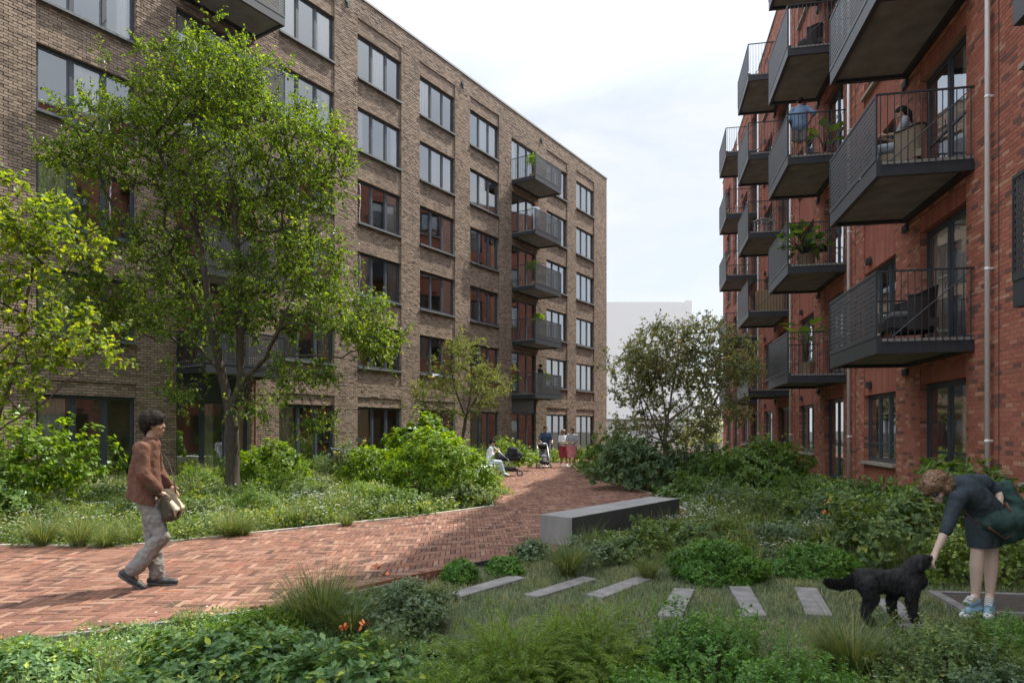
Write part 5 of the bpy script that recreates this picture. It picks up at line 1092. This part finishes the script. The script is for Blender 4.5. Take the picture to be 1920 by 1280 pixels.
# ---- bending woman ------------------------------------------------------------
WX, WY = at(1850, 6.04), 6.04
def wl(px, py, dy=0): return Vector(((px - 960) / F * (WY + dy) - WX, dy, CAM_H - (py - HY) * (WY + dy) / F + .02))
def wz(zx, zy, dy=0): return wl(1380 + .2969 * zx, 820 + .2969 * zy, dy)
# figure faces -X in its own frame handled directly (rz = 0, pose given in world axes)
jw = dict(pelvis=wz(1568, 470, .02), waist=wz(1520, 400, -.02), chest=wz(1440, 330, -.04), neck=wz(1365, 300, -.06), head=wz(1272, 322, -.08), hf=(-.72, -.35, -.62), hu=(-.62, -.15, .77),
          shl=wz(1395, 385, -.20), shr=wz(1500, 285, .14), ell=wz(1335, 560, -.25), wrl=wz(1258, 728, -.27), hdl=V3(-.30, -.05, -.95), pnl=V3(1, .1, .2),
          elr=wz(1665, 330, .04), wrr=wz(1662, 455, -.06), hdr=V3(-.1, -.1, -1), hil=wz(1530, 530, -.02), hir=wz(1610, 530, .06), knl=wz(1525, 720, -.06), knr=wz(1615, 722, .05), anl=wz(1512, 1005, -.04), anr=wz(1603, 1005, .02), tol=wz(1450, 1055, -.13), tor=wz(1592, 1078, -.14))
def person_w():
    j = {k: (Vector(v) if not isinstance(v, Vector) else v) for k, v in {**BASE, **jw}.items()}
    lat = V3(.25, 1, .1).normalized(); root = empty('person', (WX, WY, -.02), 0, 'woman in a dark dress bending down to hold out her hand to the dog', 'person')
    hc, P, l = head_caps(j['head'], j['hf'], j['hu'], 1.05); g = 1.0
    body = hc + [(j['neck'] * 1.15 - j['head'] * .15, j['head'] + V3(.02, .01, .0), .058, .052), (j['pelvis'], j['waist'], .10, .095, 1.15, lat), (j['waist'], j['chest'], .095, .10, 1.2, lat), (j['chest'], j['neck'], .11, .065, 1.2, lat)]
    for s in 'lr':
        body += [(j['sh' + s], j['el' + s], .052, .040), (j['el' + s], j['wr' + s], .040, .025), (j['hi' + s] - V3(0, 0, .10), j['kn' + s], .066, .053), (j['kn' + s], (j['kn' + s] * .68 + j['an' + s] * .32), .053, .057), (j['kn' + s] * .68 + j['an' + s] * .32, j['an' + s], .057, .033), (j['an' + s], j['an' + s] * .5 + j['to' + s] * .5, .036, .03)]
    body += hand_caps(j['wrl'], V3(-.42, -.05, -.9), V3(.9, 0, -.35), 1.0, .75, 1) + hand_caps(j['wrr'], V3(-.2, -.2, -1), V3(-1, 0, 0), 1.0, .4, -1)
    blob('body', body, M['skin_pale'], root, .0085, 2)
    D = [(j['chest'], j['neck'], .125, .078, 1.22, lat), (j['chest'], j['waist'], .125, .118, 1.28, lat), (j['waist'], j['pelvis'], .128, .148, 1.15, lat), (j['pelvis'], wz(1568, 560), .148, .135, 1.08, lat), (wz(1535, 560, -.04), wz(1540, 700, -.05), .105, .09), (wz(1600, 560, .03), wz(1602, 700, .04), .105, .09), (wz(1568, 560), wz(1568, 700), .11, .105, 1.1, lat),
         (j['shl'], j['shr'], .072, .075), (j['shl'], j['ell'] * .95 + j['shl'] * .05, .062, .050), (j['ell'], j['ell'] * .82 + j['wrl'] * .18, .049, .045), (j['shr'], j['elr'] * .9 + j['shr'] * .1, .072, .058), (wz(1440, 290, .02), wz(1560, 290, .06), .08, .08)]
    blob('dress', D, M['slate'], root, .0095, 2, (.010, 8, .7), cuts=[(wz(1568, 684), V3(0, 0, -1))])
    rg = random.Random(5); H = [(P(-.04, 0, .05), P(.02, 0, .06), .092, .088, .97, l), (P(-.055, 0, -.005), P(-.045, 0, .03), .078, .08, 1.0, l), (P(.07, 0, .09), P(.10, 0, .055), .036, .02, 2.0, l)]
    for _ in range(110):
        a = rg.uniform(0, 6.28); e = rg.uniform(-.7, 1.5); c = Vector((math.cos(a) * math.cos(e), math.sin(a) * math.cos(e), math.sin(e)))
        if c.x > .35 and c.z < .45: continue
        p_ = P(-.015 + c.x * .108, c.y * .102, .035 + c.z * .100); H.append((p_, p_ + V3(rg.uniform(-.03, .03), rg.uniform(-.03, .03), rg.uniform(-.035, .01)), rg.uniform(.014, .022), rg.uniform(.008, .013)))
    ho = blob('hair', H, M['hair_brown'], root, .008, 1, (.008, 30, 1)); locks(root, ho, 6000, .026, M['lock_brown'], 6, (.3, 0, -.5))
    b = MB()
    for q in (-1, 1): b.tube([P(.098, q * .034 + .022, .018), P(.103, q * .034, .012), P(.098, q * .034 - .022, .018)], [.016, .020, .016], 10, flat=.8)
    b.tube([P(.09, -.06, .02), P(0, -.082, .02)], .003, 5); b.tube([P(.09, .06, .02), P(0, .082, .02)], .003, 5); b.build('sunglasses', M['plastic'], root, smooth=True)
    for s in 'lr':
        a, to = j['an' + s], j['to' + s]; hz = Vector((to.x - a.x, to.y - a.y, 0)); heel = Vector((a.x, a.y, .045)) - hz.normalized() * .04
        sh = blob('shoe', [(heel, Vector((to.x, to.y, .042)), .040, .034, 1.1, V3(0, 0, 1).cross(hz)), (a - V3(0, 0, .03), heel * .35 + to * .65 + V3(0, 0, .02), .042, .028)], M['shoe_blue'], root, .008, 1)
        so = blob('sole', [(heel - V3(0, 0, .022), Vector((to.x, to.y, .02)) + hz.normalized() * .03, .036, .032, 1.2, V3(0, 0, 1).cross(hz))], M['shoe_white'], sh, .008, 1)
        b = MB(); mid = a * .35 + to * .65
        for i in range(5):
            c = a * (.55 - i * .11) + to * (.45 + i * .11) + V3(0, 0, .030 - i * .004); pr = V3(0, 0, 1).cross(hz).normalized() * .030; b.tube([c - pr, c + V3(0, 0, .008), c + pr], .0045, 5)
        b.build('laces', M['shoe_white'], sh)
    return root
person_w()
bagw = empty('shoulder_bag', (WX, WY, -.02), 0, 'big slouchy dark green canvas bag with brown leather trim on the bending woman', 'bag')
blob('bag_body', [(wz(1700, 300, .02), wz(1745, 440, .0), .04, .075, 1.6, (0, 1, 0)), (wz(1745, 440, 0), wz(1760, 580, 0), .082, .085, 1.4, (0, 1, 0)), (wz(1760, 580, -.02), wz(1680, 600, -.04), .085, .072, 1.3, (0, 1, 0)), (wz(1690, 590, -.04), wz(1580, 545, -.12), .10, .045, 1.2, (0, 1, 0)), (wz(1660, 510, -.10), wz(1740, 520, -.08), .065, .11, 1.2, (0, 1, 0)), (wz(1640, 520, -.14), wz(1690, 540, -.14), .07, .08, 1.0, (0, 1, 0))], M['green_bag'], bagw, .010, 2, (.020, 7, 1))
b = MB(); b.tube([wz(1365, 395, -.16), wz(1430, 450, -.185), wz(1500, 525, -.185), wz(1590, 560, -.20)], .011, 6, flat=.4)
b.tube([wz(1590, 565, -.20), wz(1640, 600, -.19), wz(1700, 640, -.17), wz(1745, 610, -.16), wz(1755, 560, -.16), wz(1735, 470, -.16), wz(1700, 410, -.14)], [.020, .017, .012, .009, .009, .013, .020], 6, flat=.4); b.build('strap', M['leather'], bagw, smooth=True)
# ---- dog ------------------------------------------------------------------------
DX, DY = at(1660, 5.77), 5.77
def dz(zx, zy, dy=0): return Vector((((1380 + .2969 * zx) - 1660) * DY / F, dy, (1166 - (820 + .2969 * zy)) * DY / F))
def dog():
    root = empty('dog', (DX, DY, -.02), 0, 'black curly coated dog stretching its nose up to the hand of the bending woman', 'dog'); L = (0, 1, 0)
    C = [(dz(800, 890), dz(880, 900), .085, .088, .85, L), (dz(880, 900), dz(1000, 905), .088, .092, .85, L), (dz(1000, 905), dz(1090, 905), .095, .105, .85, L), (dz(1100, 900), dz(1150, 900), .09, .07, .8, L),
         (dz(1090, 850), dz(1135, 800), .080, .062, .85, L), (dz(1120, 830), dz(1175, 790), .062, .050, .85, L), (dz(1165, 775), dz(1180, 775), .050, .046, .95, L), (dz(1185, 770), dz(1238, 762), .034, .022, .9, L), (dz(1190, 785), dz(1225, 785), .022, .016, .9, L),
         (dz(760, 900), dz(735, 920), .05, .028), (dz(735, 920), dz(660, 930), .028, .036, .8, L), (dz(660, 930), dz(600, 915), .036, .030, .8, L), (dz(600, 915), dz(570, 905), .030, .010, .8, L)]
    for s, kx, fx in ((-1, 0, 0), (1, 45, 40)):
        y = .065 * s
        C += [(dz(815 + kx, 920, y), dz(840 + kx, 1000, y), .075, .050, .8, L), (dz(840 + kx, 1000, y), dz(800 + kx, 1085, y), .042, .028, .9, L), (dz(800 + kx, 1085, y), dz(818 + kx, 1155, y), .026, .020), (dz(818 + kx, 1158, y), dz(845 + kx, 1163, y), .021, .018, 1.3, L)]
        fq = 0 if s < 0 else -75
        C += [(dz(1085 + fq * .4, 930, y), dz(1085 + fq, 1030, y), .060, .036, .85, L), (dz(1085 + fq, 1030, y), dz(1100 + fq, 1145, y), .034, .024), (dz(1100 + fq, 1150, y), dz(1128 + fq, 1158, y), .024, .020, 1.2, L)]
    bd = blob('body', C, M['fur'], root, .010, 2, (.012, 26, 1))
    for s in (-1, 1): blob('ear', [(dz(1158, 765, .040 * s), dz(1140, 815, .058 * s), .014, .028, .5, L), (dz(1140, 815, .058 * s), dz(1138, 835, .056 * s), .028, .016, .5, L)], M['fur'], root, .008, 1, (.006, 30, 1))
    blob('nose', [(dz(1246, 757, -.004), dz(1246, 757, .004), .011, .011)], M['eye'], root, .005, 1)
    for s in (-1, 1): blob('eye', [(dz(1193, 752, .026 * s), dz(1194, 752, .026 * s), .007, .007)], M['eye'], root, .004, 1)
    # curly coat locks
    me = bd.data; n = len(me.vertices); co = np.empty(n * 3); me.vertices.foreach_get('co', co); co = co.reshape(-1, 3); no_ = np.empty(n * 3); me.vertex_normals.foreach_get('vector', no_); no_ = no_.reshape(-1, 3)
    rg = np.random.default_rng(3); k = rg.integers(0, n, 42000); c = co[k]; nn = no_[k]; ms_ = (c[:, 0] > dz(1150, 0).x); keep = ~ms_ | (rg.random(len(k)) < .35); c = c[keep]; nn = nn[keep]
    low = (c[:, 2] < dz(0, 1120).z); tail = c[:, 0] < dz(740, 0).x
    f = nn * .06 + rg.normal(0, .22, nn.shape) + np.array([-.45, 0, -.65]); sz = np.where(low, .012, .024) * rg.uniform(.5, 1.3, len(c))
    belly = (nn[:, 2] < -.3) & ~low; sz = np.where(belly | tail, sz * 1.25, sz)
    f[tail] = nn[tail] * .4 + rg.normal(0, .2, nn[tail].shape) + np.array([-.9, 0, -.25])
    Vv, Ff = leaves(c, f, nn + rg.normal(0, .3, nn.shape), sz, 'needle'); link('coat', np_mesh('coat', Vv, Ff, M['fur_hair']), root)
dog()
# ---- distant people ----------------------------------------------------------
Yp = 29.7
person('man in a navy t-shirt pushing a pushchair towards the camera on the path', (at(1023, Yp), Yp, 0), R(-84), dict(wrl=(.36, .22, 1.02), wrr=(.36, -.22, 1.02), ell=(.10, .27, 1.13), elr=(.10, -.27, 1.13), knl=(.08, .1, .5), anl=(.12, .1, .09), tol=(.26, .1, .03), hf=(1, .35, -.1)), hair_style='short', top='navy', sleeve=.42, bmat='khaki', shoe='shoe_white', voxel=.018, build=1.08, scale=1.02)
person('woman in a grey top and dusty pink skirt walking on the right of the pair', (at(1073, 29.3), 29.3, 0), R(-100), dict(ell=(.05, .2, 1.14), wrl=(.22, .05, 1.08), elr=(.05, -.24, 1.14), wrr=(.24, -.16, 1.12), anr=(.16, -.1, .1), tor=(.3, -.1, .04), knr=(.14, -.1, .5), hf=(.9, -.3, -.1)), hair_style='pony', top='greytee', sleeve=.45, bottom='skirt', bmat='pink_cloth', shoe='shoe_white', voxel=.018, build=.92, scale=.97, skirt_len=.42)
person('woman in a pale top and dark red skirt carrying a tan bag', (at(1056, 29.8), 29.8, 0), R(-70), dict(ell=(.06, .2, 1.14), wrl=(.25, .06, 1.10), elr=(.05, -.22, 1.14), wrr=(.24, -.02, 1.04), anl=(.14, .1, .1), tol=(.28, .1, .04), knl=(.12, .1, .5), hf=(.9, .4, -.25)), hair_style='bob', hair='hair_brown', top='white_cloth', sleeve=.45, bottom='skirt', bmat='red_cloth', shoe='shoe_white', voxel=.018, build=.92, scale=.93, skirt_len=.44)
o = blob('handbag', [(V3(-.07, 0, .0), V3(.07, 0, .0), .06, .06), (V3(-.07, 0, .07), V3(.07, 0, .07), .05, .05)], M['tan_bag'], None, .014, 1); o.location = (at(1058, 29.4), 29.45, 1.02); tag(o, 'small tan bag held by the woman in the dark red skirt', 'bag')
Ys = 23.4
person('seated woman in pale blue denim with her hair in a bun beside a black pram', (at(916, Ys), Ys, -.42), R(0), dict(pelvis=(0, 0, .95), waist=(.03, 0, 1.08), chest=(.05, 0, 1.27), neck=(.11, 0, 1.44), head=(.15, 0, 1.57), hf=(1, -.1, -.35), shl=(.07, .17, 1.39), shr=(.07, -.17, 1.39), ell=(.10, .2, 1.13), elr=(.10, -.2, 1.13), wrl=(.26, .06, 1.28), wrr=(.28, -.06, 1.30), hil=(.0, .09, .93), hir=(0, -.09, .93), knl=(.36, .10, .92), knr=(.40, -.08, .93), anl=(.34, .10, .52), anr=(.50, -.07, .60), tol=(.46, .1, .46), tor=(.64, -.07, .50)), hair_style='bun', top='white_cloth', sleeve=.7, bmat='lightjeans', shoe='shoe_white', voxel=.016, build=.94)
# prams
def wheel(b, x, y, z, r, w=.03, m=0):
    P = [(x + r * math.cos(a), y, z + r * math.sin(a)) for a in np.linspace(0, 2 * math.pi, 18, endpoint=False)]; b.tube(P, w * .5, 6, closed=True, m=m)
    b.tube([(x, y - .02, z), (x, y + .02, z)], r * .25, 8, m=1)
    for k in range(5): a = k * 1.2566; b.tube([(x, y, z), (x + r * math.cos(a), y, z + r * math.sin(a))], .006, 4, m=1)
def pram(label, loc, rz, seat=False):
    root = empty('pushchair' if seat else 'pram', loc, rz, label, 'pushchair' if seat else 'pram')
    for x, r in ((.40, .09), (-.30, .13)):
        for s in (-1, 1): q = MB(); wheel(q, x, s * .25, r, r); q.build('wheel', [M['plastic'], M['alu']], root)
    b = MB()
    for s in (-1, 1):
        b.tube([(-.30, s * .22, .14), (.02, s * .22, .50), (-.02, s * .22, .62)], .014, 6); b.tube([(.40, s * .22, .12), (.05, s * .22, .52), (-.28, s * .22, .82), (-.50, s * .22, 1.02)], .014, 6)
    b.tube([(-.50, -.22, 1.02), (-.52, 0, 1.03), (-.50, .22, 1.02)], .018, 6); b.tube([(-.30, -.25, .14), (-.30, .25, .14)], .010, 6); b.tube([(.40, -.25, .10), (.40, .25, .10)], .010, 6); b.build('frame', M['alu'], root, smooth=True)
    blob('basket', [(V3(-.24, -.12, .26), V3(.28, -.12, .24), .07, .07), (V3(-.24, .12, .26), V3(.28, .12, .24), .07, .07), (V3(-.24, 0, .24), V3(.28, 0, .22), .07, .07)], M['plastic'], root, .016, 1)
    if seat:
        blob('seat', [(V3(-.10, 0, .50), V3(.22, 0, .48), .06, .06, 2.6, (0, 1, 0)), (V3(-.12, 0, .52), V3(-.28, 0, .92), .06, .05, 2.8, (0, 1, 0)), (V3(.24, 0, .46), V3(.38, 0, .28), .04, .035, 2.6, (0, 1, 0))], M['cushion'], root, .016, 2)
        blob('canopy', [(V3(-.26, 0, .93), V3(.0, 0, .93), .11, .09, 1.7, (0, 1, 0)), (V3(-.24, 0, .84), V3(-.24, 0, .95), .08, .10, 2.0, (0, 1, 0))], M['darkcloth'], root, .016, 1)
    else:
        blob('carrycot', [(V3(-.34, -.10, .62), V3(.34, -.10, .62), .10, .10), (V3(-.34, .10, .62), V3(.34, .10, .62), .10, .10), (V3(-.34, 0, .70), V3(.36, 0, .66), .08, .07, 2, (0, 1, 0))], M['darkcloth'], root, .016, 1)
        blob('canopy', [(V3(.16, 0, .78), V3(.34, 0, .72), .22, .15, 1.05, (0, 1, 0)), (V3(.10, 0, .92), V3(.22, 0, .9), .12, .12, 1.7, (0, 1, 0))], M['darkcloth'], root, .016, 1)
    return root
pram('black pram with a rounded hood parked beside the seated woman', (at(953, 23.9), 23.9, 0), R(2))
pram('grey and black pushchair pushed by the man in navy', (at(1019, 28.9), 28.9, 0), R(-84), True)
# ---- balcony people and furniture ------------------------------------------------
def bal_loc(i, k, v, out):   # right building balcony column i, level k, v metres past its near end, 'out' metres from the wall
    v0 = i * RP + v; X = 7.67 + .1917 * v0 - .9815 * out; Y = 11.31 + .9815 * v0 + .1917 * out; return (X, Y, 2.9 + 3 * k + .255)
def lbal_loc(i, k, u, out):
    u0 = i * PER + u; X = -6.41 + .5388 * u0 + .8424 * out; Y = 28.3 + .8424 * u0 - .5388 * out; return (X, Y, 3.37 + 3 * k + .255)
person('man in a blue shirt and shorts standing on a balcony of the red building', bal_loc(1, 2, .35, 1.12), R(70), dict(shl=(0, .19, 1.41), elr=(-.08, -.36, 1.2), wrr=(.12, -.25, 1.06), wrl=(.2, .2, 1.0), ell=(.0, .26, 1.14), anl=(-.02, .13, .09), anr=(-.02, -.13, .09), tol=(.1, .15, .03), tor=(.1, -.15, .03)), hair_style='short', top='denimshirt', sleeve=.55, bottom='shorts', bmat='khaki', shoe='shoe_white', voxel=.014, build=1.08, loose=1.5)
def wicker_chair(label, loc, rz, mat, cush=True, sc=1.0):
    root = empty('wicker_armchair', loc, rz, label, 'armchair'); root.scale = (sc,) * 3
    b = MB(); P = []
    for a in np.linspace(-1.9, 1.9, 15): P.append((-.30 * math.cos(a) * 1.05, .34 * math.sin(a)))
    for (x0, y0), (x1, y1) in zip(P[:-1], P[1:]):
        t0 = .30 + .16 * max(0, -x0 / .3); t1 = .30 + .16 * max(0, -x1 / .3); n_ = Vector((y1 - y0, x0 - x1, 0)).normalized() * .03
        k = len(b.v); b.v += [(x0, y0, .14), (x1, y1, .14), (x1 * 1.1, y1 * 1.1, .30 + t1), (x0 * 1.1, y0 * 1.1, .30 + t0), (x0 * .9, y0 * .9, .14), (x1 * .9, y1 * .9, .14), (x1, y1, .30 + t1), (x0, y0, .30 + t0)]
        for f in ((0, 1, 2, 3), (5, 4, 7, 6), (3, 2, 6, 7), (1, 0, 4, 5)): b.f.append(tuple(k + q for q in f)); b.m.append(0)
    b.box(-.28, .33, -.30, .30, .18, .30); b.build('shell', M[mat], root)
    b = MB(); rim = [(x * 1.1, y * 1.1, .31 + .30 + .16 * max(0, -x / .3)) for x, y in P]; b.tube(rim, .016, 6); b.build('rim', M['plastic'], root, smooth=True)
    for x, y in ((-.24, .24), (-.24, -.24), (.28, .26), (.28, -.26)): b = MB(); b.tube([(x, y, .18), (x * 1.15, y * 1.15, 0)], [.02, .013], 6); b.build('leg', M['plastic'], root)
    if cush: blob('cushion', [(V3(-.12, -.12, .36), V3(.22, -.12, .36), .07, .07, 1.6, (0, 1, 0)), (V3(-.12, .12, .36), V3(.22, .12, .36), .07, .07, 1.6, (0, 1, 0)), (V3(-.20, -.12, .42), V3(-.24, -.12, .60), .06, .05, 1.8, (0, 1, 0)), (V3(-.20, .12, .42), V3(-.24, .12, .60), .06, .05, 1.8, (0, 1, 0))], M['cushion'], root, .018, 2)
    return root
l_ = bal_loc(0, 1, .75, .85); wicker_chair('pale wicker armchair on the balcony where a woman sits', l_, R(150), 'wicker', True, 1.05)
person('woman with a dark ponytail sitting in the wicker armchair on the nearest middle balcony', (l_[0], l_[1], l_[2] - .45), R(150), dict(pelvis=(-.02, 0, .93), waist=(-.06, 0, 1.05), chest=(-.06, 0, 1.24), neck=(-.02, 0, 1.41), head=(.02, 0, 1.54), hf=(1, 0, -.35), shl=(-.05, .17, 1.36), shr=(-.05, -.17, 1.36), ell=(.05, .22, 1.12), elr=(.05, -.22, 1.12), wrl=(.28, .10, 1.18), wrr=(.28, -.08, 1.18), hil=(0, .09, .93), hir=(0, -.09, .93), knl=(.42, .10, .96), knr=(.42, -.10, .96), anl=(.46, .1, .54), anr=(.46, -.1, .54), tol=(.60, .1, .48), tor=(.60, -.1, .48)), hair_style='pony', top='greytee', sleeve=.5, bmat='lightjeans', shoe='shoe_white', voxel=.013, build=.92)
wicker_chair('dark lounge chair with grey cushions on the lowest near balcony', bal_loc(0, 0, .7, .75), R(165), 'wicker_dark', True, 1.25)
wicker_chair('dark chair on the upper far balcony beside the drainpipe', bal_loc(1, 3, .6, .8), R(160), 'wicker_dark', True, 1.0)
def table(label, loc, rz, mat='whitewood'):
    root = empty('side_table', loc, rz, label, 'table'); b = MB(); b.box(-.35, .35, -.25, .25, .60, .64); b.build('tabletop', M[mat], root, bevel=.005)
    for x in (-.3, .3):
        for y in (-.2, .2): b = MB(); b.box(x - .02, x + .02, y - .02, y + .02, 0, .6); b.build('leg', M[mat], root)
table('white table on the third balcony column', bal_loc(2, 2, .8, .8), R(20))
b = MB(); b.box(-.5, .5, -.2, .2, 0, .9); 
for i in range(9): b.box(-.5 + i * .115, -.41 + i * .115, -.215, -.2, .02, .88)
o = b.build('wooden_chest', M['pot'], bevel=.01); o.location = bal_loc(2, 1, .9, .6); o.rotation_euler = (0, 0, R(-15)); tag(o, 'pale wooden slatted chest on a balcony of the third column', 'chest')
def potted(label, loc, kind, seed, h=1.1, sc=1.0):
    rg = np.random.default_rng(seed); root = empty('potted_plant', loc, 0, label, 'potted plant'); root.scale = (sc,) * 3
    b = MB(); b.tube([(0, 0, 0), (0, 0, .28), (0, 0, .30)], [.15, .20, .21], 16); b.build('pot', M['pot'], root, smooth=False)
    L = []; b = MB()
    if kind == 'banana':
        for i in range(9):
            a = i * 2.4; hh = h * rg.uniform(.55, 1.0); d = Vector((math.cos(a), math.sin(a), 0)); b.tube([(0, 0, .28), tuple(d * .08 + Vector((0, 0, .28 + hh * .6))), tuple(d * .20 + Vector((0, 0, .28 + hh)))], [.014, .010, .006], 6)
            p = np.array([tuple(d * .18 + Vector((0, 0, .25 + hh)))]); L.append(leaves(p, np.array([tuple(d * .8 + Vector((0, 0, rg.uniform(.1, .7))))]), np.array([[0, 0, 1.0]]), rg.uniform(.45, .62), 'oval'))
        m = 'leaf_hedge'
    elif kind == 'monstera':
        for i in range(60):
            a = rg.uniform(0, 6.28); e = rg.uniform(-.1, 1.2); r = rg.uniform(.2, .5); d = Vector((math.cos(a) * math.cos(e), math.sin(a) * math.cos(e), math.sin(e))); p = d * r + Vector((0, 0, .45)); b.tube([(0, 0, .28), tuple(p * .6 + Vector((0, 0, .15))), tuple(p)], [.008, .006, .005], 4)
            L.append(leaves(np.array([tuple(p)]), np.array([tuple(d + Vector((0, 0, -.2)))]), np.array([[0, 0, 1.0]]) + rg.normal(0, .3, (1, 3)), rg.uniform(.2, .3), 'broad'))
        m = 'leaf_hedge'
    else:
        d = rdir(rg, 500, -.3); P = d * .33 * rg.uniform(.4, 1, (500, 1)) + np.array([0, 0, h * .62]); L.append(leaves(P, d + rg.normal(0, .6, d.shape), rdir(rg, 500, 0), .10 * rg.uniform(.6, 1.2, 500), 'oval')); b.tube([(0, 0, .25), (0, 0, h * .6)], .015, 6); m = 'leaf_bright'
    link('leaves', np_mesh('leaves', *cat_(L), M[m]), root); b.build('stems', M['twig'], root, smooth=True)
    return root
potted('tall potted banana plant on the lowest balcony of the second column', bal_loc(1, 0, .6, .9), 'banana', 1, 1.0, 1.15)
potted('bushy potted monstera on the balcony below the standing man', bal_loc(1, 1, .6, .9), 'monstera', 2, 1.0, 1.25)
potted('potted banana leaf plant behind the standing man on his balcony', bal_loc(1, 2, .9, .35), 'banana', 3, .75, 1.0)
potted('round leafy plant on the top balcony of the brown building', lbal_loc(3, 4, .9, .9), 'bush', 4, 1.5, 1.2)
potted('leafy plant on the middle balcony of the brown building', lbal_loc(3, 2, .9, .9), 'bush', 5, 1.5, 1.2)
potted('palm like plant rising above the second balcony rail of the brown building', lbal_loc(3, 1, 1.1, 1.1), 'bush', 6, 1.75, 1.1)
potted('small leafy plant beside the dark dressed man on the lowest balcony of the brown building', lbal_loc(3, 0, 2.3, .9), 'bush', 7, 1.4, 1.1)
person('man in dark clothes standing on the lowest balcony of the brown building', lbal_loc(3, 0, 1.5, 1.0), R(150), {}, hair_style='short', top='darkcloth', sleeve=.95, bmat='darkcloth', shoe='shoe_dark', voxel=.02)
person('person in a pale top on the fourth balcony of the brown building', lbal_loc(3, 3, .75, 1.15), R(-60), {}, hair_style='bob', hair='hair_brown', top='white_cloth', sleeve=.6, bmat='lightjeans', shoe='shoe_white', voxel=.02)
# ---- butterflies and birds ---------------------------------------------------------
def butterfly(label, px, py, Y, rz, open_=.5, s=.045):
    root = empty('butterfly', (at(px, Y), Y, zz(py, Y)), rz, label, 'butterfly', 'orange butterflies over the planting'); b = MB(); b.tube([(-.3 * s, 0, 0), (0, 0, .02 * s), (.35 * s, 0, 0)], [.03 * s, .06 * s, .05 * s], 6); b.build('body', M['butterfly_dark'], root)
    for q in (-1, 1):
        w_ = MB(); c, sn = math.cos(open_), math.sin(open_)
        fore = [(.18, 0), (.55, .55), (.60, .95), (.30, 1.0), (.05, .55)]; hind = [(.05, .0), (.05, .55), (-.05, .80), (-.40, .72), (-.42, .35), (-.15, .02)]
        for poly, sh in ((fore, 1.0), (hind, 1.0)):
            P = [(x * s, q * y * c * s, y * sn * s) for x, y in poly]; cn = (sum(p[0] for p in P) / len(P), sum(p[1] for p in P) / len(P), sum(p[2] for p in P) / len(P) + .0006); w_.face(P, 1)
            I_ = [tuple(cn[i] + (p[i] - cn[i]) * .76 + (.0008 if i == 2 else 0) for i in range(3)) for p in P]
            k = len(I_); 
            for i in range(k): w_.face([cn, tuple(cn[z] * .08 + I_[i][z] * .92 for z in range(3)), tuple(cn[z] * .08 + I_[(i + 1) % k][z] * .92 for z in range(3))], 0)
            I2 = [tuple(cn[i] + (p[i] - cn[i]) * .76 - (.0012 if i == 2 else 0) for i in range(3)) for p in P]; w_.face([p for p in reversed(I2)], 0)
        w_.build('wing', [M['butterfly'], M['butterfly_dark']], root)
for a in [('upper butterfly of the pair above the herb shrub', 709, 1066, 5.4, 1.2, .9), ('lower butterfly of the pair above the herb shrub', 723, 1079, 5.4, 2.4, .6), ('leftmost of the three butterflies on the foreground shrub', 643, 1183, 3.85, .5, 1.1), ('middle one of the three butterflies on the foreground shrub', 671, 1184, 3.85, 2.0, .9), ('rightmost of the three butterflies on the foreground shrub', 683, 1173, 3.85, 1.0, .7), ('upper of the two butterflies over the white flowers left of the woman', 1549, 944, 8.0, 1.3, .9), ('lower of the two butterflies over the white flowers left of the woman', 1548, 964, 8.0, .4, .8)]:
    butterfly(a[0], a[1], a[2], a[3], a[4], a[5], .052 if a[3] < 6 else .075)
def bird(label, px, py, Y, rz, pitch):
    root = empty('songbird', (at(px, Y), Y, zz(py, Y)), rz, label, 'bird', 'small yellow breasted birds in flight'); root.rotation_euler = (0, pitch, rz); root.scale = (1.5,) * 3
    blob('body', [(V3(-.04, 0, 0), V3(.02, 0, 0), .016, .024), (V3(.03, 0, .008), V3(.045, 0, .014), .018, .015)], M['bird_y'], root, .005, 1)
    blob('head', [(V3(.045, 0, .018), V3(.052, 0, .018), .0175, .015), (V3(.062, 0, .014), V3(.076, 0, .012), .006, .002)], M['bird_b'], root, .004, 0)
    b = MB(); b.face([(-.04, -.008, 0), (-.11, -.02, -.002), (-.115, .02, -.002), (-.04, .008, 0)]); b.build('tail', M['bird_b'], root)
    for q in (-1, 1):
        w_ = MB()
        for i in range(7):
            a = .25 + i * .22; L = .10 * (1 - .06 * abs(i - 2)); x0 = .02 - i * .008; w_.face([(x0, q * .015, .012 + i * .0006), (x0 + math.cos(a + .6) * L * .9 - .004, q * (.015 + math.sin(a * .5 + .9) * L), .05 + i * .0006), (x0 - .014 + math.cos(a + .75) * L * .9, q * (.015 + math.sin(a * .5 + .9) * L * .97), .048 + i * .0006), (x0 - .014, q * .015, .012 + i * .0006)])
        w_.build('wing', M['bird_g'], root)
bird('small yellow breasted bird flying in front of the shrub left of the largest one', 683, 828, 14.0, -1.2, -.6)
bird('small bird flying low over the white flowers near the flowering shrub', 632, 848, 14.5, .3, .1)
bird('small bird flying in front of the small sparse tree', 808, 706, 15.0, 2.6, -.2)

bpy.data.scenes.remove(TMP)
